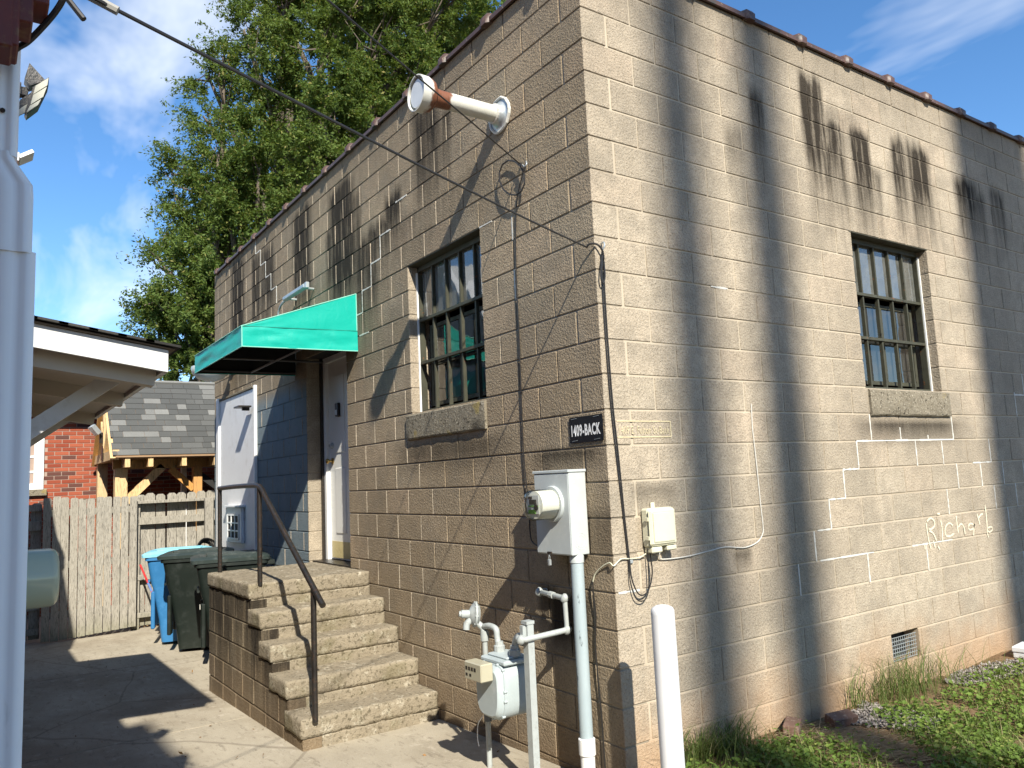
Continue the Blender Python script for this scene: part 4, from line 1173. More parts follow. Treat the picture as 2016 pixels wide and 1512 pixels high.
# outlet
px_, py_ = -.372, -.335
smooth_angle(MB().tube(catmull([(mxr, YG, mz1), (mxr, YG, .49), (mxr+.02, YG, .545), (mxr+.08, YG-.02, .575), (px_-.03, py_-.05, .575), (px_+.005, py_-.055, .575)], 5), .0185, 10).build('outlet_pipe', M_GASPIPE, gm), 60)
e1 = on(1117, 1240, 1, -.085); e2 = on(1112, 1178, 1, -.085); e3 = on(1062, 1165, 1, -.06)
smooth_angle(MB().tube([(px_, py_-.055, .575), (px_+.03, py_-.04, .578), e1], .0165, 10).build('service_pipe', M_GASPIPE, gm), 60)
smooth_angle(MB().tube([e1, e2], .0155, 10).build('service_pipe', M_GASPIPE, gm), 60)
smooth_angle(MB().tube([e2, e3, (e3.x-.01, 0.0, e3.z)], .0155, 10).build('service_pipe', M_GASPIPE, gm), 60)
for e, a in ((e1, 0), (e2, 0), (e3, 0), (Vector((px_+.005, py_-.055, .575)), 0)):
    smooth_angle(MB().lathe([(-.026, .010), (-.020, .021), (0, .025), (.020, .021), (.026, .010)], e, (.4, .3, .7), 12).build('elbow', M_GASPIPE, gm), 70)
q = MB(); md = (e2+e3)/2; dd = (e2-e3).normalized(); q.lathe([(-.02, .021), (.02, .021)], md, dd, 8); q.build('union', M_GASPIPE, gm)
q = MB(); q.box(px_-.024, px_+.024, py_-.022, py_-.016, -.26, .655); q.box(px_-.024, px_-.018, py_-.016, py_+.02, -.26, .655); q.box(px_+.018, px_+.024, py_-.016, py_+.02, -.26, .655); q.build('post', M_GASPIPE, gm)
q = MB(); q.box(px_-.028, px_+.028, py_-.03, py_+.024, .655, .672); q.box(px_-.02, px_+.01, py_-.045, py_-.0225, .59, .648); q.build('clamp', M_GASPIPE, gm)
smooth_angle(MB().tube(catmull([(rx-.02, YG-.02, .05), (rx-.05, YG-.04, .0), (rx-.055, YG-.045, -.08), (rx-.05, YG-.04, -.13)], 5), .003, 5).build('tracer_wire', M_WHITE, gm), 60)

# bollard
bp = dep(1304, 1200, 3.86)
bo = MB(); bo.lathe([(-.30, .058), (bp.z-.02, .058), (bp.z-.004, .0575), (bp.z+.010, .050), (bp.z+.020, .030), (bp.z+.024, .001)], (bp.x, bp.y, 0), (0, 0, 1), 28)
bol = single('bollard', bo, simple('bollard_paint', (.68, .69, .70), .35, var=.05, scale=4, dirt=(.55, .55, .52), dirt_amt=.2), 'white round topped steel bollard standing before the corner', 'bollard', (bp.x, bp.y, -.22), smooth=True)

# ------------------------------------------------------------------ cables
def cable(name, paths, r, mat, label, base, cat='cable', n=7, cat_sub=5):
    t = MB()
    for P in paths: t.tube(catmull(P, cat_sub) if len(P) > 2 else P, r, n)
    return single(name, t, mat, label, cat, base, smooth=True)
hook = Vector((-.028, -.035, 2.775))
A0 = dep(215, 12, 1.92)
cable('service_cable', [[dep(150, -28, 1.9), A0, A0.lerp(hook, .25)-Vector((0, 0, .006)), A0.lerp(hook, .5)-Vector((0, 0, .012)), A0.lerp(hook, .75)-Vector((0, 0, .010)), hook]], .0052, M_CABLE, 'taut black overhead cable from the upper left to the block corner', hook)
q = MB(); q.tube([dep(172, -10, 1.905), dep(232, 22, 1.93)], .0115, 8); single('cable_sleeve', q, simple('grey_sleeve', (.30, .29, .26), .5), 'grey sleeve round the overhead cable at its upper left end', 'sleeve', dep(200, 6, 1.91), smooth=True)
def R_(px, py, d=.010): return on(px, py, 0, d)
def L_(px, py, d=.010): return on(px, py, 1, -d)
q = MB()
q.tube(catmull([hook, (-.012, -.03, 2.79), (.02, .0, 2.785), (.03, .03, 2.75), (.022, .045, 2.70)], 5), .006, 7)
q.tube(catmull([R_(1187, 497, .02), R_(1184, 520, .03), R_(1183, 545, .03), R_(1187, 557, .03), R_(1191, 545, .03), R_(1189, 515, .02)], 5), .005, 6)
q.tube(catmull([R_(1188, 500, .018), R_(1190, 560, .012), R_(1196, 660, .010), R_(1206, 790, .010), R_(1218, 900, .010), R_(1230, 1020, .010), R_(1239, 1100, .010), R_(1244, 1140, .02), R_(1258, 1170, .03), R_(1275, 1165, .03), R_(1284, 1130, .03), R_(1280, 1090, .035), R_(1279, 1080, .04)], 6), .0042, 6)
q.tube(catmull([R_(1184, 500, .018), R_(1186, 560, .012), R_(1192, 660, .009), R_(1202, 790, .009), R_(1214, 900, .009), R_(1228, 1020, .009), R_(1237, 1100, .010), R_(1241, 1145, .02), R_(1252, 1178, .025), R_(1268, 1182, .025), R_(1277, 1160, .025), R_(1276, 1110, .03), R_(1275, 1080, .04)], 6), .0035, 6)
single('drop_cable', q, M_CABLE, 'pair of black cables running down the corner and looping up to the beige box', 'cable', (.01, .1, 1.0), smooth=True)
q = MB(); hp = R_(1184, 490, .0); q.tube(catmull([(0.0, .05, 2.80), (.03, .045, 2.80), (.04, .04, 2.775), (.03, .035, 2.755)], 4), .005, 6); q.bbox(.001, .012, .105, .135, .965, .985, .002); single('cable_hook', q, M_GALV, 'small metal hook holding the overhead cable on the corner', 'hook', (.02, .045, 2.75), smooth=True)
hk2 = L_(1033, 322, .03)
far = dep(628, -15, 2.9)
cable('telephone_line', [[far, far.lerp(hk2, .3)-Vector((0, 0, .012)), far.lerp(hk2, .6)-Vector((0, 0, .016)), L_(1018, 318, .06), L_(1026, 322, .04)]], .0042, M_CABLE, 'thin black overhead line passing the exhaust vent to its hook', hk2)
q = MB()
ring = [L_(1008+24*math.cos(a)*1.0+8*math.sin(a), 350+34*math.sin(a)-7*math.cos(a), .03+.008*math.sin(a)) for a in [k*.5235 for k in range(13)]]
q.tube(ring, .006, 6)
q.tube(catmull([L_(1024, 322, .04), L_(1030, 330, .04), L_(1027, 350, .03), L_(1020, 380, .02), L_(1016, 420, .012), L_(1015, 480, .010), L_(1017, 560, .010), L_(1021, 640, .010), L_(1024, 720, .010), L_(1027, 800, .010), L_(1030, 880, .010), L_(1036, 950, .012), L_(1042, 1000, .015), L_(1043, 1040, .02), L_(1047, 1065, .02), L_(1060, 1076, .03)], 5), .0045, 6)
single('wall_cable', q, M_CABLE, 'black cable with a coiled loop running down the shaded wall to the meter', 'cable', L_(1020, 700, .01), smooth=True)
q = MB(); q.tube(catmull([L_(1036, 318, 0), L_(1037, 322, .03), L_(1033, 328, .035), L_(1028, 324, .035)], 4), .005, 6); single('line_hook', q, M_GALV, 'small metal hook holding the thin overhead line', 'hook', L_(1036, 318, 0), smooth=True)
cable('bell_wire', [[R_(1479, 795, .004), R_(1481, 840, .005), R_(1485, 875, .006), R_(1491, 930, .006), R_(1497, 990, .005), R_(1502, 1035, .006), R_(1501, 1052, .008), R_(1490, 1068, .008), R_(1465, 1078, .008), R_(1428, 1077, .008), R_(1395, 1085, .008), R_(1350, 1096, .010), R_(1305, 1101, .012), R_(1298, 1095, .02), R_(1300, 1084, .03)]], .0035, M_WHITEP, 'thin white wire curving across the sunlit wall to the beige box', R_(1479, 1000, 0), n=6)
cable('beige_wire', [[R_(1272, 1090, .03), R_(1258, 1098, .010), R_(1238, 1100, .010), R_(1222, 1101, .012), (.012, -.012, .965), L_(1200, 1108, .012), L_(1185, 1116, .012), L_(1172, 1130, .012), L_(1167, 1146, .012)]], .004, M_BEIGE, 'beige wire wrapping round the corner towards the meter', (.0, 0, .95), n=6)
cable('ground_wire', [[L_(1167, 1144, .012), L_(1168, 1165, .014), L_(1173, 1210, .008), L_(1172, 1260, .008), L_(1176, 1320, .010), L_(1181, 1370, .008), L_(1186, 1430, .008), L_(1190, 1490, .010), L_(1194, 1540, .010)]], .0045, M_CABLE, 'thin dark ground wire down the block wall behind the conduit', L_(1186, 1430, 0), n=6)

# ------------------------------------------------------------------ fence and gate
def mk_wood(name, a, b, knots=True, axis=2, sc=1.0):
    n = NT(name); pos = n.obj(); wp = n.pos()
    rnd = n.oinfo('Random')
    mul = [9, 9, 9]; mul[axis] = .9
    off = n.comb(n.M('MULTIPLY', rnd, 17.0), n.M('MULTIPLY', rnd, 31.0), n.M('MULTIPLY', rnd, 13.0))
    va = n.t.nodes.new('ShaderNodeVectorMath'); va.operation = 'ADD'; n.set(va.inputs[0], pos); n.set(va.inputs[1], off); v = va.outputs[0]
    g1 = n.noise(v, 3.0*sc, 6, .65, 1.4, mul=tuple(mul))
    g2 = n.noise(v, 14*sc, 4, .7, .3, mul=tuple(mul))
    c = n.mix(g1, a, b)
    c = n.mix(n.M('MULTIPLY', n.step(g2, .50, .64), .75), c, tuple(q*.38 for q in a))
    c = n.mix(n.M('MULTIPLY', n.M('SUBTRACT', rnd, .5), .5, clamp=True), c, (0.30, .27, .21))
    if knots:
        k = n.vor(v, 2.6*sc); c = n.mix(n.M('MULTIPLY', n.step(k, .075, .04), .8), c, (0.10, .065, .035))
    n.bump(g2, .5, .004)
    return n, c
n, c = mk_wood('weathered_fence_wood', (0.15, .138, .115), (0.47, .44, .375))
zz = n.sep(n.pos())[2]
c = n.mix(n.M('MULTIPLY', n.step(n.M('ADD', zz, n.M('MULTIPLY', n.noise(n.pos(), 3, 4), .4)), .12, -.3), .55), c, (0.13, .13, .06))
M_FENCE = n.P(Base_Color=c, Roughness=.9, Specular_IOR_Level=.15)
n, c = mk_wood('fresh_pine', (0.56, .35, .15), (0.74, .54, .29), sc=.7); M_PINE = n.P(Base_Color=c, Roughness=.7)
n, c = mk_wood('orange_cedar', (0.50, .22, .04), (0.62, .32, .07), sc=.7); M_CEDAR = n.P(Base_Color=c, Roughness=.7)
def plank_mesh(w, h, t, ear, key, _c={}):
    if key in _c: return _c[key]
    P = [(0, 0, 0), (0, w, 0), (0, w, h-ear), (0, w-ear, h), (0, ear, h), (0, 0, h-ear)] if ear > 0 else [(0, 0, 0), (0, w, 0), (0, w, h), (0, 0, h)]
    m = MB(); m.prism(P, (t, 0, 0)); me = m.mesh('plank'); _c[key] = me; return me
def plank(parent, x, y, z, w, h, t, ear, name='plank'):
    key = (round(w, 3), round(h, 2), t, ear)
    me = plank_mesh(w, round(h, 2), t, ear, key)
    if not me.materials: me.materials.append(M_FENCE)
    o = bpy.data.objects.new(name, me); COL.objects.link(o); o.parent = parent
    o.location = Vector((x, y, z))-ORG[parent.name]; o.rotation_euler = (random.uniform(-.006, .006), random.uniform(-.004, .004), random.uniform(-.02, .02))
    return o
XF = -9.02
gt = thing('gate', 'weathered grey plank gate of upright boards', 'gate', (XF, -1.5, -.4))
yy = -2.09
for i in range(11):
    w = .1035; top = 1.48+random.uniform(-.012, .012)+(.02 if i < 3 else 0)
    zb = -.385+.013*abs(i-1)*.5
    plank(gt, XF+random.uniform(0, .012), yy+.002, zb, w-.009, top-zb, .018, .016); yy += .1045
for z in (-.1, .55, 1.25):
    q = MB(); q.bbox(XF-.045, XF-.004, -2.08, -.96, z, z+.09, .004); q.build('rail', M_FENCE, gt)
fe = thing('fence', 'weathered plank fence panel seen from its rail side, right of the gate', 'fence', (XF-.2, -.3, -.4))
XB = XF-.20
yy = -.93
while yy < .9:
    plank(fe, XB-.02, yy, -.36, .128, 1.50+.36+random.uniform(-.015, .015), .016, .03); yy += .14
for (z, hgt) in ((1.36, .085), (1.06, .14), (.28, .10), (-.24, .09)):
    q = MB(); dp_ = .15 if z > 1.3 else .09; q.bbox(XB-.003, XB+dp_, -.93, .9, z, z+hgt*(.5 if z > 1.3 else .75), .004); q.build('rail', M_FENCE, fe)
q = MB(); q.bbox(XB-.02, XB+.08, -.975, -.88, -.4, 1.46, .005); q.build('post', M_FENCE, fe)
q = MB(); q.bbox(XB+.151, XB+.23, -.02, .10, -.4, 1.40, .005); q.build('post', M_FENCE, fe)
f2 = thing('fence', 'dark fence section with open rails left of the gate', 'fence', (XF-.2, -2.5, -.4))
yy = -3.2
while yy < -2.12:
    plank(f2, XB-.02, yy, -.36, .128, 1.80, .016, .03); yy += .14
for (z, hgt) in ((1.33, .09), (1.07, .13), (.02, .09), (-.30, .08)):
    q = MB(); q.bbox(XB-.003, XB+.05, -3.2, -2.10, z, z+hgt, .004); q.build('rail', M_FENCE, f2)

# ------------------------------------------------------------------ wheeled bins
def bin_mats(nm, body, lid):
    return (simple(nm+'_body_plastic', body, .45, var=.18, scale=5, dirt=tuple(min(1, c*1.6+.05) for c in body), dirt_amt=.25),
            simple(nm+'_lid_plastic', lid, .42, var=.15, scale=6, dirt=tuple(min(1, c*1.3+.10) for c in lid), dirt_amt=.35))
def make_bin(loc, rz, label, mats, tall=1.08):
    t = thing('wheeled_bin', label, 'bin', loc, 'wheeled bins beside the wall'); t.rotation_euler = (0, 0, rz); t.scale = (1.06, 1.06, tall)
    mb, ml = mats
    def ring(w, d, z, y0=0, n=6, r=.05):
        P = []
        for (cx, cy, a0) in ((w/2-r, d/2-r, 0), (-w/2+r, d/2-r, 90), (-w/2+r, -d/2+r, 180), (w/2-r, -d/2+r, 270)):
            for k in range(4): a = math.radians(a0+30*k); P.append((cx+r*math.cos(a), cy+r*math.sin(a)+y0, z))
        return P
    secs = [ring(.42, .46, .04, .05), ring(.44, .50, .30, .04), ring(.50, .58, .66, .015), ring(.51, .60, .70, .01), ring(.555, .66, .95, 0), ring(.56, .67, .97, 0), ring(.60, .71, .975, 0), ring(.60, .71, 1.01, 0)]
    vs = [v for s_ in secs for v in s_]; fs = []; k = 16
    for i in range(len(secs)-1):
        for q in range(k): fs.append((i*k+q, i*k+(q+1) % k, (i+1)*k+(q+1) % k, (i+1)*k+q))
    fs.append(tuple(range(k))[::-1]); fs.append(tuple((len(secs)-1)*k+q for q in range(k)))
    smooth_angle(MB().add(vs, fs).build('body', mb, t, local=True), 35)
    secs = [ring(.62, .76, 1.012, -.01), ring(.625, .765, 1.045, -.01), ring(.58, .70, 1.062, -.01), ring(.50, .60, 1.075, 0), ring(.48, .58, 1.068, 0)]
    vs = [v for s_ in secs for v in s_]; fs = []
    for i in range(len(secs)-1):
        for q in range(k): fs.append((i*k+q, i*k+(q+1) % k, (i+1)*k+(q+1) % k, (i+1)*k+q))
    fs.append(tuple(range(k))[::-1]); fs.append(tuple((len(secs)-1)*k+q for q in range(k)))
    lid = smooth_angle(MB().add(vs, fs).build('lid', ml, t, local=True), 30)
    q = MB()
    for xx in (-.14, 0, .14): q.bbox(xx-.045, xx+.045, -.24, .25, 1.062, 1.086, .008)
    q.build('rib', ml, lid, local=True)
    q = MB(); q.tube([(-.26, .40, .98), (.26, .40, .98)], .017, 8); q.bbox(-.27, -.23, .30, .42, .955, 1.0, .005); q.bbox(.23, .27, .30, .42, .955, 1.0, .005); q.build('handle', mb, t, local=True)
    for xx in (-.25, .25):
        q = MB(); q.lathe([(-.03, .11), (-.028, .125), (.028, .125), (.03, .11)], (xx, .24, .125), (1, 0, 0), 18); w = smooth_angle(q.build('wheel', M_CABLE, t, local=True), 35)
    for xx in (-.235, .13): q = MB(); q.bbox(xx, xx+.105, -.29, -.245, .20, .62, .01); q.build('panel', mb, t, local=True)
    q = MB(); q.tube([(-.20, -.315, .74), (.20, -.315, .74)], .014, 8); q.build('lift_bar', mb, t, local=True)
    q = MB(); q.box(.06, .14, -.302, -.296, .56, .60); q.build('sticker', M_WHITEP, t, local=True)
    return t
make_bin((-7.62, -.66, -.385), -.30, 'blue wheeled bin with pale blue lid, farthest along the wall', bin_mats('blue', (0.03, .16, .36), (0.22, .52, .64)))
grn = bin_mats('dark_green', (0.008, .013, .010), (0.028, .040, .036))
make_bin((-6.90, -.60, -.375), -.36, 'dark green wheeled bin in the middle of the three bins', grn)
make_bin((-5.75, -.52, -.365), -.22, 'dark green wheeled bin nearest the concrete steps', grn)

# broom and dustpan, coil of cable
br = thing('dustpan', 'long handled dustpan with red shaft leaning beside the blue bin', 'dustpan', (-8.6, -.70, -.39))
a = on(276, 1112, 0, -8.85); b = on(322, 1218, 0, -8.55)
q = MB(); q.tube([a, a.lerp(b, .72)], .014, 8); q.build('shaft', simple('red_plastic', (.50, .03, .03), .4), br)
q = MB(); q.tube([a.lerp(b, .34), a.lerp(b, .50)], .0155, 8); q.build('label_band', simple('blue_label', (.12, .2, .45), .4), br)
q = MB(); q.tube([a.lerp(b, .72), b], .013, 8); q.build('lower_shaft', M_GALV, br)
c0 = Vector((b.x, b.y+.03, -.38)); q = MB(); q.bbox(c0.x-.12, c0.x+.12, c0.y-.06, c0.y+.10, -.385, -.12, .02); q.build('pan', M_CABLE, br)
co_ = MB(); cc = on(402, 1074, 0, -8.75)
for k in range(7):
    rr = .085+.010*k; P = [(cc.x+.02*k, cc.y+rr*.95*math.cos(a_)+.01*math.sin(3*a_+k), cc.z-.05+rr*1.1*math.sin(a_)) for a_ in [j*.349 for j in range(19)]]
    co_.tube(P, .009, 5)
single('hose_coil', co_, M_CABLE, 'coil of black hose hanging by the fence behind the bins', 'hose', cc, smooth=True)

# ------------------------------------------------------------------ brick house beyond the fence
def mk_brick(name, c0, c1, c2):
    n = NT(name); pos = n.pos(); rnd = n.M('ADD', n.sep(n.oinfo('Color'))[0], n.attr('rnd'))
    c = n.mix(rnd, c0, c1)
    c = n.mix(n.step(rnd, .82, .9), c, c2)
    c = n.mix(n.M('MULTIPLY', n.noise(pos, 25, 5, .7), .4), c, tuple(v*.5 for v in c0))
    n.bump(n.noise(pos, 80, 3), .4, .004)
    return n.P(Base_Color=c, Roughness=.9, Specular_IOR_Level=.2)
M_BRICK = mk_brick('red_brick', (0.25, .055, .03), (0.43, .13, .07), (0.11, .055, .045))
M_BMORT = simple('brick_mortar', (0.36, .27, .22), .95, var=.2)
XH = -11.9
ho = thing('brick_house', 'red brick house with a white framed window behind the fence', 'house', (XH, -1, -.4))
q = MB(); q.box(XH-7, XH-.006, -6.0, 4.0, -.45, 2.98); hw = q.build('wall', M_BMORT, ho)
BH, BW = .0677, .213
bv, bfc, brnd = [], [], []
cnt = 0
hb_mesh = {}
bricks = []
for r in range(0, 50):
    z = -.42+r*BH
    if z+BH > 2.98: break
    for k in range(-26, 20):
        y = k*BW+(BW/2 if r % 2 else 0)-1.0
        if y < -5.9 or y+BW > 3.95: continue
        if -2.66 < y+BW/2 < -1.86 and 1.58 < z+BH/2 < 2.60: continue
        pr = project((XH, y+BW/2, z+BH/2))
        vis = pr and 40 < pr[0] < 425 and 790 < pr[1] < 985 and not (225 < pr[0] < 420 and pr[1] < 900)
        bricks.append((0 if vis else 1, random.random(), y, z))
bricks.sort()
for i, (nv, rv, y, z) in enumerate(bricks):
    if not nv and cnt < 300:
        if 'm' not in hb_mesh:
            m = MB(); m.box(-.05, 0, 0, BW-.012, 0, BH-.012); hb_mesh['m'] = m.mesh('brick'); hb_mesh['m'].materials.append(M_BRICK)
        o = bpy.data.objects.new('brick', hb_mesh['m']); COL.objects.link(o); o.parent = hw
        o.location = Vector((XH+random.uniform(0, .003), y, z))-ORG[ho.name]; o.color = (rv, rv, rv, 1); cnt += 1
    else:
        m = MB(); m.box(XH-.05, XH+random.uniform(0, .003), y, y+BW-.012, z, z+BH-.012)
        b0 = len(bv); bv += m.v; bfc += [tuple(q_+b0 for q_ in f) for f in m.f]; brnd += [rv]*8
me = bpy.data.meshes.new('brickwork'); me.from_pydata([tuple(Vector(v)-ORG[ho.name]) for v in bv], [], bfc)
me.attributes.new('rnd', 'FLOAT', 'POINT').data.foreach_set('value', brnd); me.materials.append(M_BRICK)
o = link('brickwork', me, None, ho); o.color = (0, 0, 0, 1); o['kind'] = 'stuff'
q = MB()
wy0, wy1, wz0, wz1 = -2.62, -1.905, 1.66, 2.56
for (a, b, c, d) in ((wy0, wy0+.12, wz0, wz1), (wy1-.14, wy1, wz0, wz1), (wy0+.12, wy1-.14, wz1-.12, wz1), (wy0+.12, wy1-.14, wz0, wz0+.10)): q.box(XH-.02, XH+.035, a, b, c, d)
hwn = q.build('window', M_WHITE, ho)
q = MB(); q.box(XH-.05, XH-.045, wy0+.1, wy1-.1, wz0+.08, wz1-.1); q.build('pane', mk_glass('house_glass', .5, (.3, .3, .3)), hwn)
for z in (1.95, 2.2): q = MB(); q.box(XH-.044, XH+.005, wy0+.12, wy1-.14, z-.018, z+.018); q.build('muntin', M_WHITE, hwn)
q = MB(); q.box(XH-.044, XH+.003, wy1-.30, wy1-.275, wz0+.1, wz1-.12); q.build('muntin', M_WHITE, hwn)
q = MB(); q.bbox(XH-.05, XH+.07, wy0-.05, wy1+.05, 1.555, 1.655, .005); q.build('sill', M_SILL, hwn)
M_SHGL = None
def mk_shingle(name, lo, hi):
    n = NT(name); pos = n.pos(); r = n.M('ADD', n.sep(n.oinfo('Color'))[0], n.attr('rnd'))
    c = n.mix(r, lo, hi)
    c = n.mix(n.M('MULTIPLY', n.step(n.noise(pos, 220, 2, .7), .5, .65), .4), c, tuple(v*.45 for v in lo))
    c = n.mix(n.M('MULTIPLY', n.noise(pos, 6, 4), .35), c, tuple(v*.7 for v in lo))
    n.bump(n.noise(pos, 150, 2), .5, .003)
    return n.P(Base_Color=c, Roughness=.95, Specular_IOR_Level=.15)
M_SHGL = mk_shingle('grey_asphalt_shingle', (0.075, .078, .077), (0.23, .232, .222))
q = MB(); q.box(XH-7.2, XH+.30, -6.3, 4.2, 2.985, 3.06); q.build('roof', M_SHGL, ho)
q = MB(); q.box(XH+.30, XH+.36, -6.3, 4.2, 2.96, 3.07); q.build('gutter', M_WHITE, ho)

# ------------------------------------------------------------------ timber porch with shingled gable roof
po = thing('timber_porch', 'timber framed porch with grey shingled gable roof beyond the fence', 'porch', (-10.6, 0, -.4))
xf_, xr_, xbk = -9.62, -10.68, -11.74; ze_, zr_ = 2.085, 3.33; y0_, y1_ = -1.175, 3.0
q = MB()
q.prism([(xf_+.02, y0_+.03, ze_-.03), (xr_, y0_+.03, zr_-.03), (xbk-.02, y0_+.03, ze_-.03), (xbk+.06, y0_+.03, ze_-.05), (xr_, y0_+.03, zr_-.12), (xf_-.06, y0_+.03, ze_-.05)], (0, y1_-y0_-.06, 0)); roof = q.build('roof', simple('roof_deck', (.24, .15, .08), .8), po)
slope = Vector((xr_-xf_, 0, zr_-ze_)); SL = slope.length; sd = slope.normalized(); sn_ = Vector((sd.z, 0, -sd.x)); sn_ = sn_ if sn_.z > 0 else -sn_
expo = .125; ncs = int(SL/expo)+1
shc = {}
for r in range(ncs):
    s0 = r*expo
    y = y0_-.01-random.uniform(0, .2); 
    while y < y1_:
        w = random.choice((.14, .17, .21, .25, .30)); a, b = max(y, y0_-.01), min(y+w, y1_)
        if b-a > .03:
            l = min(expo*1.12, SL-s0)
            A = Vector((xf_, a, ze_))+sd*s0+sn_*.010; Bv = Vector((xf_, b-.004, ze_))+sd*s0+sn_*.010
            C = Vector((xf_, b-.004, ze_))+sd*(s0+l)+sn_*.002; D = Vector((xf_, a, ze_))+sd*(s0+l)+sn_*.002
            m = MB(); m.prism([A, Bv, C, D], -sn_*.008)
            rv = random.random(); rv = rv*.35 if rv < .72 else .55+.45*random.random()
            pr = project((A+C)/2)
            if pr and pr[0] < 430:
                o = m.build('shingle', M_SHGL, roof); o.color = (rv, rv, rv, 1)
            else: shc.setdefault('v', []).append((m, rv))
        y += w
q = MB(); q.prism([(xf_, y0_, ze_), (xr_, y0_, zr_), (xr_, y0_, zr_-.01), (xf_, y0_, ze_-.01)], (0, .002, 0))
vv, ff, rr_ = [], [], []
for m, rv in shc.get('v', []):
    b0 = len(vv); vv += m.v; ff += [tuple(i+b0 for i in f) for f in m.f]; rr_ += [rv]*len(m.v)
m = MB(); m.prism([Vector((xbk-.03, y0_, ze_)), Vector((xr_, y0_, zr_+.004)), Vector((xr_, y0_, zr_-.01)), Vector((xbk, y0_, ze_-.012))], (0, y1_-y0_, 0)); b0 = len(vv); vv += m.v; ff += [tuple(i+b0 for i in f) for f in m.f]; rr_ += [.3]*len(m.v)
me = bpy.data.meshes.new('shingle_field'); me.from_pydata([tuple(Vector(v)-ORG[po.name]) for v in vv], [], ff); me.attributes.new('rnd', 'FLOAT', 'POINT').data.foreach_set('value', rr_); me.materials.append(M_SHGL)
o = link('shingle_field', me, None, roof); o.color = (0, 0, 0, 1); o['kind'] = 'stuff'
q = MB(); q.tube([(xr_, y0_-.02, zr_+.010), (xr_, y1_, zr_+.010)], .035, 6); q.build('ridge_cap', M_SHGL, roof)
def tim(name, a, b, w, h, mat=None, up=(0, 0, 1)): return MB().bar(a, b, w, h, up).build(name, mat or M_PINE, po)
yg = y0_+.04
tim('bargeboard', (xf_-.02, yg-.02, ze_-.05), (xr_, yg-.02, zr_-.07), .04, .12, up=(0, 1, 0)); tim('bargeboard', (xbk, yg-.03, ze_-.07), (xr_, yg-.03, zr_-.08), .04, .10, M_CEDAR, up=(0, 1, 0))
tim('tie_beam', (xf_-.05, yg, ze_+.02), (xbk+.05, yg, ze_+.02), .09, .14)
tim('king_post', (xr_, yg-.005, ze_+.09), (xr_, yg-.005, zr_-.16), .09, .09)
tim('strut', (xr_+.04, yg, ze_+.12), (xr_+.42, yg, ze_+.60), .07, .09); tim('strut', (xr_-.04, yg, ze_+.12), (xr_-.42, yg, ze_+.60), .07, .09)
q = MB(); q.bbox(xr_-.10, xr_+.10, yg-.065, yg-.055, ze_-.02, ze_+.20, .003); q.build('bracket_plate', M_BLACK, po)
fl_ = thing('flood_lamp', 'small twin flood lamp on the gable of the timber porch', 'lamp', (xr_, yg-.1, ze_+.45))
q = MB(); q.bbox(xr_-.03, xr_+.03, yg-.10, yg-.05, ze_+.25, ze_+.42, .004); q.build('base', M_BLACK, fl_)
for s_ in (-.06, .07):
    q = MB(); q.bar((xr_+s_, yg-.12, ze_+.40), (xr_+s_+.03, yg-.22, ze_+.52), .10, .07); q.build('head', M_GALV, fl_)
xp_ = xf_-.42
tim('front_beam', (xp_, y0_+.05, ze_-.12), (xp_, y1_, ze_-.12), .09, .14, M_CEDAR)
tim('post', (xp_, y0_+.16, -.45), (xp_, y0_+.16, ze_-.18), .17, .17); tim('post', (xbk+.16, y0_+.10, -.45), (xbk+.16, y0_+.10, ze_-.05), .15, .15)
tim('post', (xp_, .10, -.45), (xp_, .10, ze_-.18), .13, .13, M_CEDAR); tim('post', (xf_-.9, 0.0, -.45), (xf_-.9, 0.0, ze_-.1), .08, .08, M_WHITE)
tim('brace', (xp_, y0_+.24, 1.40), (xp_, y0_+.76, ze_-.16), .09, .12); tim('brace', (xp_, .04, 1.55), (xp_, -.30, ze_-.20), .08, .10, M_CEDAR)
tim('brace', (xp_-.05, .12, 1.80), (xp_-.05, .60, 1.42), .09, .10, M_DARK)
for yy in (-.98, -.66, -.18, .30, .8): tim('rafter_tail', (xf_-.38, yy, ze_-.10), (xf_-.01, yy, ze_-.10), .07, .15)
q = MB(); q.box(xbk+.02, xf_-.02, y0_+.1, y1_, ze_-.04, ze_-.02); q.build('ceiling', simple('porch_ceiling', (.25, .14, .06), .8), po)

# ------------------------------------------------------------------ neighbour across the alley
nbh = thing('brick_shop', 'red brick neighbour building with white gable trim and corbelled eave', 'building', (-3, -3.3, -.3))
M_NBRICK = mk_brick('shop_brick', (0.26, .07, .045), (0.34, .10, .06), (.15, .07, .05))
def mk_brickwall():
    n = NT('shop_brick_wall'); pos = n.pos(); x = n.sep(pos)
    bt = n.t.nodes.new('ShaderNodeTexBrick'); n.set(bt.inputs['Vector'], n.comb(n.M('ADD', x[0], x[1]), x[2], 0.0))
    bt.inputs['Color1'].default_value = (.27, .075, .045, 1); bt.inputs['Color2'].default_value = (.36, .11, .07, 1); bt.inputs['Mortar'].default_value = (.42, .34, .28, 1)
    bt.inputs['Scale'].default_value = 1.0; bt.inputs['Brick Width'].default_value = .213; bt.inputs['Row Height'].default_value = .0677; bt.inputs['Mortar Size'].default_value = .006
    return n.P(Base_Color=bt.outputs[0], Roughness=.9)
M_SHOPW = mk_brickwall()
q = MB(); q.box(-10.5, 1.30, -9, -2.965, -.5, 2.66); q.build('wall', M_SHOPW, nbh)
q = MB(); q.box(7.1, 18, -11, -5.0, -.5, 8.82); q.build('wall', M_SHOPW, nbh)  # unseen block, placed and sized to cast shade on the alley
q = MB(); q.prism([(-4.9, -3.05, 2.665), (-10.0, -3.05, 2.665), (-7.45, -3.05, 5.0)], (0, -3.5, 0)); q.build('gable', simple('gable_siding', (.52, .53, .52), .7), nbh)
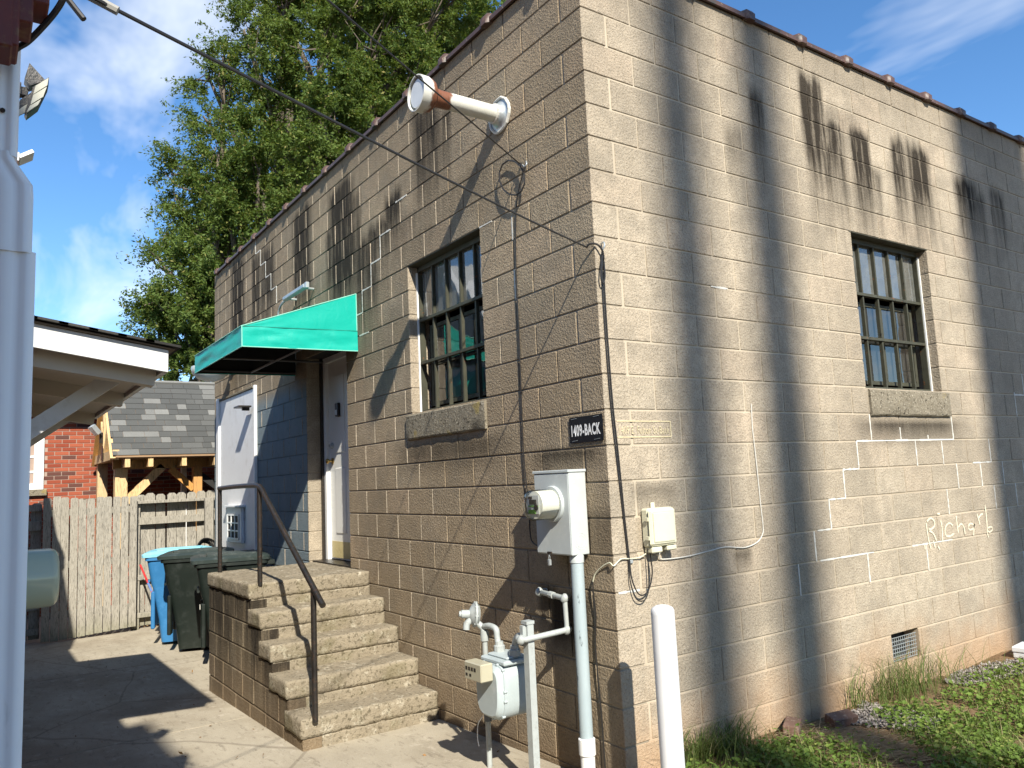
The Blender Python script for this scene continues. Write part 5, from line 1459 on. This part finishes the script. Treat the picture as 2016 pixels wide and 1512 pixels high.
for a, b in (((-4.7, -3.02, 2.55), (-7.45, -3.02, 5.05)), ((-10.2, -3.02, 2.55), (-7.45, -3.02, 5.05))):
    MB().bar(a, b, .10, .26, (0, 1, 0)).build('rake_board', M_WHITE, nbh)
q = MB(); q.box(-7.6, -6.7, -2.964, -2.95, .9, 2.2); q.build('window', M_WHITE, nbh)
q = MB(); q.prism([(-6.4, -2.955, 3.15), (-6.4, -2.62, 2.9), (-6.4, -2.62, 2.72), (-6.4, -2.955, 2.72)], (-.9, 0, 0)); q.build('green_awning', M_GREEN, nbh)
# corbelled eave at the near corner, in the top left of the view
M_EAVE = simple('dark_red_eave', (0.13, .022, .012), .6, var=.5, scale=14, dirt=(.25, .16, .05), dirt_amt=.5)
for (pxr, pyb) in ((24, 103), (36, 100), (64, 54), (97, 15)):
    a = on(pxr, pyb, 0, 1.32); q = MB(); q.bbox(1.30-.05-.02*(pxr/97), 1.33+.02*(97-pxr)/97, -2.985, a.y, a.z, 2.95, .004); q.build('corbel', M_EAVE, nbh)
q = MB(); q.box(-10.5, 1.24, -3.4, -2.962, 2.664, 2.72); q.build('cornice', M_EAVE, nbh)
e_ = on(48, 318, 0, -2.0); q = MB(); q.bar((e_.x, -2.96, e_.z), (e_.x, e_.y-.03, e_.z), .14, .05); q.bar((e_.x, e_.y-.03, e_.z), (e_.x, e_.y+.04, e_.z+.05), .14, .02); q.bar((e_.x, -2.965, 2.70), (e_.x, -2.965, e_.z+.03), .04, .04); q.build('gutter_end', M_WHITE, nbh)

# white hood on brackets
M_HOODW = simple('grey_white_board_paint', (.58, .59, .58), .55, var=.12, scale=4, dirt=(.34, .32, .28), dirt_amt=.45)
hd = thing('porch_hood', 'white timber hood with shingled top and diagonal brackets on the brick neighbour', 'hood', (-2.4, -2.5, 2.1))
XN, XFAR = -1.03, -3.78
ya, za = -2.10, 2.217; yb_ = -2.96; sl_ = (2.318-2.217)/(2.723-2.098); zb_ = za+sl_*(ya-yb_)
q = MB(); q.prism([(XN, ya, za), (XN, yb_, zb_), (XN, yb_, zb_-.115), (XN, ya, za-.115)], (-.03, 0, 0)); q.build('fascia', M_HOODW, hd)
q = MB(); q.prism([(XFAR, ya, za), (XFAR, yb_, zb_), (XFAR, yb_, zb_-.115), (XFAR, ya, za-.115)], (.03, 0, 0)); q.build('fascia', M_HOODW, hd)
q = MB(); q.box(XFAR+.031, XN-.031, ya-.03, ya-.002, za-.118, za-.004); q.build('fascia', M_HOODW, hd)
M_SOFFIT = simple('soffit_paint', (.52, .48, .40), .6, var=.15, scale=4)
q = MB(); q.prism([(XN-.031, ya-.031, za-.095), (XN-.031, yb_, zb_-.095), (XN-.031, yb_, zb_-.085), (XN-.031, ya-.031, za-.085)], (XFAR-XN+.062, 0, 0)); q.build('soffit', M_SOFFIT, hd)
for xx in (XN-.16, XN-1.2, XFAR+.16):
    MB().bar((xx, yb_, zb_-.15), (xx, ya-.04, za-.13), .09, .09).build('joist', M_SOFFIT, hd)
for xx in (XN-.50, XFAR+.14):
    b0_ = on(20, 872, 0, XN-.5); b1_ = on(232, 742, 0, XN-.5)
    MB().bar((xx, b0_.y, b0_.z), (xx, b1_.y, b1_.z+.01), .085, .09, (1, 0, 0)).build('bracket', M_HOODW, hd)
    MB().bar((xx, yb_+.03, b0_.z-.15), (xx, yb_+.03, 2.2), .08, .06, (0, 1, 0)).build('bracket', M_HOODW, hd)
M_DSH = mk_shingle('dark_shingle', (.025, .025, .024), (.07, .068, .062))
k = 0; yy = ya+.055
while yy > yb_:
    z = za+.018+sl_*(ya-yy)
    for i in range(11):
        a = XN+.045-i*.27; q = MB(); q.prism([(a, yy, z+.012), (a, yy-.17, z+.012+sl_*.17), (a, yy-.17, z+sl_*.17), (a, yy, z)], (-.265, 0, 0))
        o = q.build('shingle', M_DSH, hd); rv = random.random(); o.color = (rv, rv, rv, 1)
    yy -= .13
q = MB(); q.prism([(XN+.02, ya+.03, za+.006), (XN+.02, yb_, zb_+.010), (XN+.02, yb_, zb_+.001), (XN+.02, ya+.03, za-.003+.004)], (XFAR-XN-.04, 0, 0)); q.build('deck', simple('deck_board', (.12, .09, .06), .8), hd)

# downspout close by on the left
ds = thing('downspout', 'white corrugated downspout close by at the left edge', 'downspout', (1.2, -2.9, -.2))
def mk_dsp():
    n = NT('white_downspout_paint'); pos = n.pos()
    c = n.mix(n.noise(pos, 3, 4), (0.76, .78, .78), (0.84, .85, .85))
    c = n.mix(n.M('MULTIPLY', n.step(n.noise(pos, 7, 5, .7, mul=(1, 1, .3)), .6, .7), .4), c, (0.40, .40, .37))
    return n.P(Base_Color=c, Roughness=.4)
M_DSP = mk_dsp()
def dsring(yc, hw, x1, dx, z, ribs):
    P = []; n = 26
    for i in range(n+1):
        t = i/n; y = yc-hw+2*hw*t; edge = min(t, 1-t)*n
        d = 0 if edge >= 1.5 else (1.5-edge)*.006
        rib = .004*max(0, math.sin(t*math.pi*ribs*2))**.6 if ribs else 0
        P.append((x1-d-rib, y, z))
    P += [(x1-dx, yc+hw, z), (x1-dx, yc-hw, z)]
    return P
Xd = 1.215
secs = [dsring(-2.915, .086, Xd, .11, -.25, 4), dsring(-2.915, .086, Xd, .11, 1.995, 4)]
lo = on(63, 500, 0, Xd); up_ = on(38, 300, 0, Xd); 
hwl = .085; 
z1 = on(60, 495, 0, Xd).z; z2 = on(64, 380, 0, Xd).z; z3 = on(38, 300, 0, Xd).z; z4 = on(40, 60, 0, Xd).z
yr1 = on(60, 900, 0, Xd).y; yr2 = on(65, 430, 0, Xd).y; yr3 = on(36, 300, 0, Xd).y; yr0 = on(24, 1512, 0, Xd).y
def loft(R, name):
    k = len(R[0]); vs = [v for r in R for v in r]; fs = []
    for i in range(len(R)-1):
        for j in range(k): fs.append((i*k+j, i*k+(j+1) % k, (i+1)*k+(j+1) % k, (i+1)*k+j))
    fs.append(tuple(range(k))[::-1]); fs.append(tuple((len(R)-1)*k+j for j in range(k)))
    return smooth_angle(MB().add(vs, fs).build(name, M_DSP, ds), 50)
yl = -3.03
yavg = yr1
loft([dsring((yl+yr1)/2, (yr1-yl)/2, Xd, .11, -.25, 4), dsring((yl+yr1)/2, (yr1-yl)/2, Xd, .11, z1, 4)], 'lower_pipe')
loft([dsring((yl+yr2)/2, (yr2-yl)/2, Xd+.006, .12, z1-.004, 4), dsring((yl+yr2)/2, (yr2-yl)/2, Xd+.006, .12, z2-.01, 4), dsring((yl+yr2)/2, (yr2-yl)/2-.002, Xd+.004, .12, z2+.02, 4), dsring((yl+yr3-.01)/2, (yr3-yl)/2, Xd, .10, z3-.02, 4), dsring((yl+yr3-.01)/2, (yr3-yl)/2-.005, Xd-.001, .10, z3, 4)], 'adapter')
yr4 = on(41, 120, 0, Xd).y
loft([dsring((yl+yr4)/2, (yr4-yl)/2, Xd-.002, .10, z3-.01, 4), dsring((yl+yr4)/2, (yr4-yl)/2, Xd-.002, .10, 2.75, 4)], 'upper_pipe')
q = MB(); q.tube([on(5, 217, 0, Xd+.002), on(5, 217, 0, Xd-.004)], .006, 8); q.build('screw', M_BLACK, ds)

# meter of the neighbour
nm = thing('electric_meter', 'grey meter box with cloudy glass dome half hidden behind the downspout', 'meter', (.75, -2.9, 1.2))
xm = .80
mc2 = Vector((xm-.09, -2.845, on(90, 1143, 0, xm).z)); tip = on(120, 1143, 0, xm).y
q = MB(); q.bbox(xm-.26, xm+.085, -2.964, -2.846, .88, 1.60, .006); q.build('box', M_METERGREY, nm)
L2 = tip-mc2.y
smooth_angle(MB().lathe([(0, .10), (.012, .10), (.016, .087)], mc2, (0, 1, 0), 28).build('ring', M_METERGREY, nm), 35)
M_CLOUDY = simple('cloudy_meter_glass', (.40, .42, .30), .15, var=.1, scale=5)
smooth_angle(MB().lathe([(.01, .083), (L2-.02, .081), (L2-.008, .076), (L2-.001, .066), (L2, .001)], mc2, (0, 1, 0), 28).build('glass_dome', M_CLOUDY, nm), 35)

# flood light and cables at the top left
fd = thing('flood_light', 'black twin head flood light behind the downspout', 'lamp', (.45, -2.9, 2.7))
xq = .45
def fpt(x, y): return on(x/4.583, y/4.583, 0, xq)
M_LENS = simple('flood_lens', (.50, .49, .40), .25)
def slab_px(P, thick, mat, name, dx=0.0):
    pts = [fpt(*p_)+Vector((dx, 0, 0)) for p_ in P]; MB().prism(pts, (-thick, 0, 0)).build(name, mat, fd)
slab_px([(272, 530), (418, 690), (275, 735), (228, 665)], .05, M_BLACK, 'head', -.03)
slab_px([(300, 770), (445, 682), (440, 760), (352, 940), (245, 1020), (228, 985)], .05, M_BLACK, 'head', -.012)
slab_px([(322, 770), (438, 700), (428, 765), (302, 845)], .008, M_LENS, 'lens', -.003); slab_px([(300, 852), (424, 778), (390, 868), (330, 905), (275, 940)], .008, M_LENS, 'lens', -.003); slab_px([(270, 950), (330, 915), (372, 890), (345, 940), (240, 1010)], .008, M_LENS, 'lens', -.003)
slab_px([(175, 880), (190, 840), (300, 770), (262, 870), (165, 960)], .05, M_BLACK, 'head', -.05)
slab_px([(165, 945), (255, 885), (240, 960), (155, 1000)], .008, M_LENS, 'lens', -.045)
slab_px([(150, 700), (250, 715), (270, 740), (250, 790), (150, 765)], .03, M_BLACK, 'arm', -.06)
a_ = fpt(200, 735); q = MB(); q.bar((xq-.07, -2.96, a_.z), (xq-.07, a_.y, a_.z), .04, .04); q.bar((xq-.07, -2.955, 2.70), (xq-.07, -2.955, a_.z+.02), .05, .03); q.build('arm', M_BLACK, fd)
cable('roof_cable', [[dep(-40, 160, 1.9), dep(0, 128, 1.9), dep(30, 98, 1.9), dep(55, 82, 1.9), dep(85, 52, 1.9), dep(110, 22, 1.9), dep(126, -6, 1.9), dep(140, -50, 1.9)]], .0075, M_CABLE, 'thick black cable sagging past the top of the downspout', dep(30, 98, 1.9))
q = MB(); q.tube([dep(130, -6, 2.0), dep(165, 38, 2.0)], .0075, 8); single('cable_stub', q, M_CABLE, 'short cut black cable end hanging near the top left', 'cable', dep(150, 10, 2.0), smooth=True)
for (x, y) in ((27, 104), (117, 20)):
    pass

# ------------------------------------------------------------------ trees
def mk_leaf(name, c0, c1, c2, trans=.35):
    n = NT(name); r = n.geo().outputs['Random Per Island']; pos = n.pos()
    c = n.mix(r, c0, c1)
    c = n.mix(n.step(r, .86, .97), c, c2)
    c = n.mix(n.M('MULTIPLY', n.step(n.noise(pos, .45, 3), .45, .65), .45), c, c1)
    n.P(Base_Color=c, Roughness=.6, Specular_IOR_Level=.18)
    t = n.t; tl = t.nodes.new('ShaderNodeBsdfTranslucent'); n.set(tl.inputs[0], n.mix(.5, c, (.22, .30, .03)))
    mx = t.nodes.new('ShaderNodeMixShader'); mx.inputs[0].default_value = trans
    t.links.new(n.b.outputs[0], mx.inputs[1]); t.links.new(tl.outputs[0], mx.inputs[2]); t.links.new(mx.outputs[0], n.out.inputs[0])
    return n.m
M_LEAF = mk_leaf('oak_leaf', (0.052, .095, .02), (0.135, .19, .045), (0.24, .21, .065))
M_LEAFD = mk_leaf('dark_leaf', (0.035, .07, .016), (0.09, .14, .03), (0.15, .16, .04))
M_BARK = simple('tree_bark', (0.13, .105, .08), .95, var=.4, scale=12, bump=.6, bscale=25)
def leaf_mesh(name, pts, lo, hi, aspect=.42, up=.35):
    n = len(pts)
    L = RNG.uniform(lo, hi, n)[:, None]
    d = RNG.normal(size=(n, 3)); d[:, 2] = d[:, 2]*.7-up; d /= np.linalg.norm(d, axis=1)[:, None]
    s = RNG.normal(size=(n, 3)); s[:, 2] *= .5; s -= d*(s*d).sum(1)[:, None]; s /= np.linalg.norm(s, axis=1)[:, None]
    nn = np.cross(d, s)
    W = L*aspect*RNG.uniform(.7, 1.2, n)[:, None]
    a = pts; b = pts+d*L*.5+s*W*.5+nn*L*.06; c = pts+d*L; e = pts+d*L*.5-s*W*.5+nn*L*.06
    V = np.stack([a, b, c, e], 1).reshape(-1, 3).astype(np.float32)
    me = bpy.data.meshes.new(name); me.vertices.add(n*4); me.vertices.foreach_set('co', V.ravel())
    me.loops.add(n*4); me.loops.foreach_set('vertex_index', np.arange(n*4, dtype=np.int32))
    me.polygons.add(n); me.polygons.foreach_set('loop_start', np.arange(0, n*4, 4, dtype=np.int32)); me.polygons.foreach_set('loop_total', np.full(n, 4, dtype=np.int32))
    me.update(calc_edges=True); return me
def make_tree(name, label, base, clumps, nleaf, mat, lmin, lmax, trunk_r, seed, group=None, tw=.30, sub=26):
    rng = np.random.default_rng(seed)
    t = thing(name, label, 'tree', base, group)
    O = np.array(base)
    pts = []
    tot = sum(c[3]**2 for c in clumps)
    limb = MB()
    bx, by, bz = base
    top = max(c[2] for c in clumps)
    tp = [(bx, by, bz-.1), (bx+.1, by, bz+top*.25), (bx-.15, by+.1, bz+top*.5), (bx+.1, by, bz+top*.8)]
    tr = MB().tube(catmull(tp, 6), [trunk_r*(1-.8*i/18) for i in range(19)], 10).build('trunk', M_BARK, t, smooth=True)
    for (cx, cy, cz, r) in clumps:
        c = np.array((cx, cy, cz))
        k = int(sub*(r/1.0)**1.7)+5
        v = rng.normal(size=(k, 3)); v /= np.linalg.norm(v, axis=1)[:, None]
        rad = r*rng.uniform(.25, 1.05, k)[:, None]
        tc = c+v*rad*np.array((1, 1, .85))
        per = max(4, int(nleaf*(r*r/tot)/k))
        # twig: leaves strung along short sprays that hang outwards
        for j in range(k):
            nsp = 6
            for q in range(nsp):
                sd_ = v[j]+rng.normal(size=3)*.8; sd_[2] -= .15; sd_ /= np.linalg.norm(sd_)
                ln = tw*rng.uniform(.6, 1.6)
                m_ = per//nsp+1
                tt = rng.uniform(0, 1, m_)[:, None]
                pts.append(tc[j]+sd_*tt*ln*1.6+rng.normal(size=(m_, 3))*tw*.15)
        hgt = bz+(cz-bz)*rng.uniform(.35, .6)
        p0 = Vector((bx, by, hgt)); p1 = Vector((cx, cy, cz))
        mid = p0.lerp(p1, .5)+Vector(rng.normal(size=3))*.4
        limb.tube(catmull([p0, mid, p1], 4), [trunk_r*.30*(1-.9*i/8)+.02 for i in range(9)], 6)
        for j in range(0, k, 2):
            q1 = Vector(tc[j]); q0 = p1.lerp(mid, rng.uniform(0, .4)); limb.tube([q0, q0.lerp(q1, .5)+Vector(rng.normal(size=3))*.12, q1], [.03, .02, .008], 4)
    limb.build('limb', M_BARK, t, smooth=True, fix=False)
    P = np.concatenate(pts)-O
    me = leaf_mesh('crown', P, lmin, lmax); me.materials.append(mat)
    o = link('crown', me, None, t)
    return t
def cl(px, py, rpx, d):
    c = dep(px, py, d); return (c.x, c.y, c.z, rpx*d/FPX)
A = [(700, -40, 122, 18), (560, 10, 77, 18), (480, 60, 48, 17.6), (640, 90, 92, 17), (780, 60, 102, 18), (900, -20, 102, 18.5), (410, 150, 40, 17.4), (520, 170, 77, 17), (640, 210, 72, 16.6), (405, 235, 36, 17), (480, 270, 53, 16.8), (350, 330, 40, 16.8), (440, 360, 63, 16.6), (560, 330, 72, 17.2), (400, 440, 48, 16.6), (320, 470, 33, 16.6), (470, 470, 38, 17), (300, 495, 20, 16.4), (820, 170, 82, 18), (720, 220, 72, 17.5), (560, -60, 82, 18.5), (500, -70, 72, 18.3), (345, 390, 33, 16.9), (440, 110, 38, 17.3)]
A += [(520, 400, 62, 16.3), (600, 395, 60, 16.4), (560, 470, 55, 16.3), (480, 540, 45, 16.2), (665, 320, 66, 16.4), (620, 300, 55, 16.2), (735, 300, 55, 16.8), (430, 300, 45, 16.4), (510, 330, 55, 16.2), (450, 420, 45, 16.1), (520, 480, 50, 16.2)]
make_tree('oak_tree', 'tall sunlit willow oak with wispy crown behind the block building', tuple(Vector((dep(560, 800, 17.5).x, dep(560, 800, 17.5).y, -.4))), [cl(*a) for a in A], 250000, M_LEAF, .05, .105, .38, 3, tw=.27, sub=16)
Bc = [(350, 600, 62, 15.2), (390, 560, 60, 15.4), (310, 590, 40, 15.0), (400, 660, 62, 15.4), (380, 725, 45, 15.6), (430, 600, 60, 16), (345, 655, 42, 15.2), (400, 520, 50, 15.8), (440, 700, 60, 16)]
make_tree('oak_tree', 'lower leafy branches of a smaller tree left of the block building', tuple(Vector((dep(440, 800, 15.8).x, dep(440, 800, 15.8).y, -.4))), [cl(*a) for a in Bc], 65000, M_LEAF, .05, .10, .16, 5, tw=.26, sub=18)
Cc = [(760, 120, 170, 22), (600, 260, 150, 22), (880, 0, 170, 23), (500, 420, 130, 21.5), (620, 400, 150, 22), (440, 540, 90, 21), (740, 260, 130, 22), (540, 560, 120, 21.5), (640, -20, 120, 23)]
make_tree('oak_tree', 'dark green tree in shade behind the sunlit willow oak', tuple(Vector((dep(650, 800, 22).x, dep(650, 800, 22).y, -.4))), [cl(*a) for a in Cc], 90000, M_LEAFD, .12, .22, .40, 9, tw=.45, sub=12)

# tall pines out of view towards the sun: their trunks stripe the sunlit wall with soft shadows
n = NT('pine_bark'); c = n.mix(n.vor(n.pos(), 9), (0.07, .045, .03), (0.20, .14, .095)); n.bump(n.vor(n.pos(), 9), .8, .03); M_PBARK = n.P(Base_Color=c, Roughness=.95)
M_NEED = mk_leaf('pine_needles', (0.03, .06, .02), (0.07, .10, .03), (.10, .10, .04), .15)
rt = SUN.y/SUN.x
for i, (yc, D, T, lab) in enumerate(((.78, .46, 25.0, 'tall pine whose trunk shadow falls nearest the block corner'), (1.64, .48, 24.0, 'tall pine whose trunk shadow falls left of the sunlit window'), (4.85, .80, 25.0, 'tall pine whose trunk shadow falls right of the sunlit window'), (5.62, .85, 26.5, 'tall pine whose trunk shadow falls farthest from the block corner'))):
    bx, by = T, yc+rt*T
    t = thing('pine_tree', lab, 'tree', (bx, by, -.25), 'pines standing towards the sun')
    MB().tube([(bx, by, -.3), (bx, by, 10), (bx+.02, by, 20), (bx, by, 27), (bx, by, 33)], [D*.62, D*.55, D*.50, D*.46, D*.2], 14).build('trunk', M_PBARK, t, smooth=True)
    v = np.random.default_rng(40+i).normal(size=(1500, 3))*np.array((1.1, 1.1, 1.0))+np.array((0, 0, 33.5))
    me = leaf_mesh('crown', v, .3, .6, .12); me.materials.append(M_NEED); link('crown', me, None, t)

# ------------------------------------------------------------------ yard at the right: ground cover, grass, gravel, straw
def yz(x, y): return -.185+.03*mnoise.noise(Vector((x*1.3, y*1.3, 0)))-.03*max(0, 1-abs(y-1)/1.5)*0
yard = MB(); vs = []; fs = []; nx, ny = 40, 60
for i in range(nx+1):
    for j in range(ny+1):
        x = .003+5.5*i/nx; y = -.35+9.5*j/ny; vs.append((x, y, yz(x, y)))
for i in range(nx):
    for j in range(ny): fs.append((i*(ny+1)+j, (i+1)*(ny+1)+j, (i+1)*(ny+1)+j+1, i*(ny+1)+j+1))
tag(yard.add(vs, fs).build('yard_soil', M_SOIL, None, smooth=True, fix=False), kind='structure')
def ground_pts(n, pxr, pyr, jitter=.0):
    out = []
    while len(out) < n:
        x = random.uniform(*pxr); y = random.uniform(*pyr)
        P = on(x, y, 2, -.19)
        if P.x > .03 and (P-CAM).length < 12: out.append(Vector((P.x, P.y, yz(P.x, P.y))))
    return out
def inpoly(x, y, poly):
    c = False; j = len(poly)-1
    for i in range(len(poly)):
        if (poly[i][1] > y) != (poly[j][1] > y) and x < (poly[j][0]-poly[i][0])*(y-poly[i][1])/(poly[j][1]-poly[i][1])+poly[i][0]: c = not c
        j = i
    return c
COVER = [[(1430, 1530), (1500, 1480), (1600, 1470), (1720, 1490), (1800, 1530)], [(1720, 1420), (1830, 1405), (1900, 1340), (2040, 1330), (2700, 1290), (2700, 1600), (1860, 1530), (1800, 1470)], [(1700, 1405), (1800, 1390), (1860, 1420), (1760, 1440)], [(1890, 1345), (2030, 1310), (2050, 1345), (1900, 1370)]]
def cover_pts(n):
    out = []
    while len(out) < n:
        x = random.uniform(1340, 2100) if random.random() < .72 else random.uniform(2050, 2700); y = random.uniform(1300, 1600)
        P = on(x, y, 2, -.19)
        if P.x < .05 or mnoise.noise(Vector((P.x*3.1, P.y*3.1, 4))) < -.28: continue
        if any(inpoly(x, y, pl) for pl in COVER) or y > 1530 or (random.random() < .10 and y > 1440): out.append(P)
    return out
M_COVER = mk_leaf('ground_cover_leaf', (0.085, .15, .028), (0.20, .29, .06), (0.30, .33, .10), .38)
vs = []; fs = []
for P in cover_pts(13500):
    z = yz(P.x, P.y)+random.uniform(.01, .075); r = random.uniform(.007, .017); k = 6
    nrm = Vector((random.gauss(0, .45), random.gauss(0, .45), 1)).normalized(); a = nrm.orthogonal().normalized(); b = nrm.cross(a); ph = random.random()*6.28
    c = Vector((P.x+random.gauss(0, .015), P.y+random.gauss(0, .015), z)); b0 = len(vs)
    vs.append(c-nrm*r*.25)
    for q in range(k): an = ph+2*math.pi*q/k; vs.append(c+a*r*math.cos(an)+b*r*math.sin(an)*(1 if q != 0 else .7))
    for q in range(k-1): fs.append((b0, b0+1+q, b0+2+q))
    fs.append((b0, b0+k, b0+1))
m = MB(); m.v = [tuple(v) for v in vs]; m.f = fs
tag(m.build('ground_cover', M_COVER, None, fix=False), 'low round leaved ground cover spreading over the yard', 'plants', kind='stuff')
M_GRASS = mk_leaf('grass_blade', (0.075, .115, .03), (0.16, .20, .06), (0.34, .29, .15), .3)
M_STRAW = mk_leaf('dry_straw', (0.22, .15, .085), (0.40, .31, .19), (0.48, .40, .27), .1)
def blades(name, spots, mat, label, cat, lo, hi, w, lean, kind='stuff'):
    vs = []; fs = []
    for P in spots:
        h = random.uniform(lo, hi); an = random.random()*6.28; d = Vector((math.cos(an), math.sin(an), 0)); sd_ = Vector((-d.y, d.x, 0))*w*random.uniform(.6, 1.2); ln = h*random.uniform(.2, 1)*lean
        b0 = len(vs)
        for (t, ww) in ((0, 1), (.4, .9), (.75, .6)):
            c = P+Vector((0, 0, h*(t-.25*t*t*lean)))+d*ln*t*t
            if c.x < .012: c.x = .012+random.random()*.01
            vs.append(c-sd_*ww); vs.append(c+sd_*ww)
        c = P+Vector((0, 0, h*(1-.25*lean)))+d*ln
        if c.x < .012: c.x = .015
        vs.append(c)
        fs += [(b0, b0+1, b0+3, b0+2), (b0+2, b0+3, b0+5, b0+4), (b0+4, b0+5, b0+6)]
    m = MB(); m.v = [tuple(v) for v in vs]; m.f = fs
    return tag(m.build(name, mat, None, fix=False), label, cat, kind=kind)
sp = []
for (cx, cy, n_, s_) in ((1.3, .35, 0, 0),): pass
for P in cover_pts(6500): sp.append(Vector((P.x, P.y, yz(P.x, P.y)-.01)))
blades('grass', sp, M_GRASS, 'short green grass mixed into the ground cover', 'grass', .05, .16, .0028, .9)
def tuft(px, py, n_, spread):
    c = on(px, py, 2, -.19); return [Vector((max(.02, c.x+random.gauss(0, spread)), c.y+random.gauss(0, spread), yz(c.x, c.y)-.01)) for _ in range(n_)]
for i, (pls, lab, hi) in enumerate((([(1775, 1375, 120, .10), (1800, 1365, 90, .10), (1750, 1385, 60, .08), (1825, 1350, 50, .10)], 'tall seeding grass tuft growing before the foundation vent', .46),
                 ([(1370, 1500, 140, .10), (1400, 1490, 110, .10), (1440, 1480, 90, .10), (1480, 1500, 60, .1), (1345, 1512, 60, .05)], 'tall grass tuft growing behind the white bollard', .34),
                 ([(1690, 1400, 40, .08), (1720, 1390, 25, .1)], 'thin dry grass tuft by the wall left of the foundation vent', .45),
                 ([(1880, 1345, 35, .12), (1930, 1330, 25, .12)], 'sparse tall grass stems by the wall right of the foundation vent', .40))):
    sp = [p_ for a in pls for p_ in tuft(*a)]
    blades('grass_tuft', sp, M_GRASS, lab, 'grass', .14, hi, .0024, 1.1)
sp = []
for _ in range(2600):
    x = random.gauss(1720, 110); y = 1475+(x-1720)*.10+random.gauss(0, 14); P = on(x, y, 2, -.19)
    if P.x > .05: sp.append(Vector((P.x, P.y, yz(P.x, P.y)+random.uniform(.0, .03))))
for _ in range(700):
    x = random.uniform(1450, 1960); y = random.uniform(1400, 1500); P = on(x, y, 2, -.19)
    if P.x > .05: sp.append(Vector((P.x, P.y, yz(P.x, P.y)+random.uniform(0, .015))))
vs = []; fs = []
for P in sp:
    an = random.gauss(.9, .5); ln = random.uniform(.04, .13); d = Vector((math.cos(an), math.sin(an), random.gauss(0, .12))); s_ = Vector((-d.y, d.x, 0)).normalized()*.0016
    b0 = len(vs); vs += [P-s_, P+s_, P+d*ln+s_, P+d*ln-s_]; fs.append((b0, b0+1, b0+2, b0+3))
m = MB(); m.v = [tuple(v) for v in vs]; m.f = fs
tag(m.build('straw', M_STRAW, None, fix=False), 'dry pine straw and cut grass lying on the yard', 'straw', kind='stuff')
# gravel
M_GRAV = None
n = NT('gravel_stone'); r = n.geo().outputs['Random Per Island']; M_GRAV = n.P(Base_Color=n.mix(r, (0.07, .06, .052), (0.36, .32, .29)), Roughness=.85)
vs = []; fs = []
GP = [[(1655, 1425), (1700, 1385), (1780, 1400), (1860, 1425), (1830, 1450), (1740, 1435)], [(1860, 1345), (1880, 1318), (2030, 1300), (2040, 1330), (1960, 1340), (1900, 1352)]]
c_ = 0
while c_ < 2600:
    x = random.uniform(1640, 2050); y = random.uniform(1290, 1460)
    if not any(inpoly(x, y, g_) for g_ in GP): continue
    P = on(x, y, 2, -.18)
    if P.x < .02: continue
    c_ += 1; r = random.uniform(.006, .016); z = yz(P.x, P.y)+r*.4+random.random()*.02; b0 = len(vs)
    dd_ = [Vector(v)*r*random.uniform(.6, 1.2) for v in ((1, 0, 0), (0, 1, 0), (-1, 0, 0), (0, -1, 0), (0, 0, .8), (0, 0, -.8))]
    an = random.random()*3; R3 = Matrix.Rotation(an, 3, 'Z') @ Matrix.Rotation(random.random(), 3, 'X')
    vs += [Vector((P.x, P.y, z))+R3@d for d in dd_]
    fs += [(b0, b0+1, b0+4), (b0+1, b0+2, b0+4), (b0+2, b0+3, b0+4), (b0+3, b0, b0+4), (b0+1, b0, b0+5), (b0+2, b0+1, b0+5), (b0+3, b0+2, b0+5), (b0, b0+3, b0+5)]
m = MB(); m.v = [tuple(v) for v in vs]; m.f = fs
tag(m.build('gravel', M_GRAV, None, fix=False), 'patches of pale gravel at the foot of the sunlit wall', 'gravel', kind='stuff')
# loose bricks by the wall
M_OLDB = simple('old_brick', (.15, .085, .06), .9, var=.35, scale=20, dirt=(.40, .33, .25), dirt_amt=.5, bump=.5, bscale=60)
for (px, py, rz, tl, lab) in ((1560, 1440, .9, .05, 'loose brick lying in the straw, nearer the bollard'), (1655, 1418, .2, .25, 'loose brick leaning at the foot of the sunlit wall')):
    P = on(px, py, 2, -.16); q = MB(); q.bbox(-.10, .10, -.047, .047, 0, .057, .005); me = q.mesh('loose_brick'); me.materials.append(M_OLDB)
    o = link('loose_brick', me, None); o.location = (max(.08, P.x), P.y, yz(P.x, P.y)+.012); o.rotation_euler = (tl, 0, rz+1.2); tag(o, lab, 'brick')
P = on(2012, 1292, 2, -.16); q = MB(); q.bbox(-.07, .07, -.12, .12, 0, .045, .006); q.bbox(-.075, .075, -.125, .125, .047, .09, .006); me = q.mesh('splash_block'); me.materials.append(M_WHITEB)
o = link('splash_block', me, None); o.location = (P.x+.02, P.y+.06, yz(P.x, P.y)); o.rotation_euler = (0, 0, .1); tag(o, 'pale stacked block at the far end of the sunlit wall', 'block')
# leaf litter
M_DRYL = mk_leaf('dry_leaf', (0.16, .085, .035), (0.30, .17, .07), (.40, .28, .12), .1)
sp = []
for _ in range(120):
    x = random.uniform(245, 315); y = random.uniform(1210, 1235)+(300-x)*.12; P = on(x, y, 2, -.385); sp.append((P.x, P.y, gz(P.x)+.012+random.random()*.02))
for _ in range(60):
    x = random.uniform(120, 900); y = random.uniform(1290, 1510); P = on(x, y, 2, -.31)
    if P.y < -.05 and not (-4.6 < P.x < -2.0 and P.y > -1.08): sp.append((P.x, P.y, gz(P.x)+.010))
for (x, y) in ((446, 1365), (437, 1352), (468, 1391), (425, 1380), (985, 1497), (880, 1418), (895, 1425), (520, 1440), (300, 1395), (560, 1470)):
    P = on(x, y, 2, -.31); sp.append((P.x, P.y, gz(P.x)+.012))
me = leaf_mesh('leaf_litter', np.array(sp), .015, .045, .5, 0.0); me.materials.append(M_DRYL); tag(link('leaf_litter', me, None), 'dry leaves drifted at the foot of the fence and steps', 'leaves', kind='stuff')
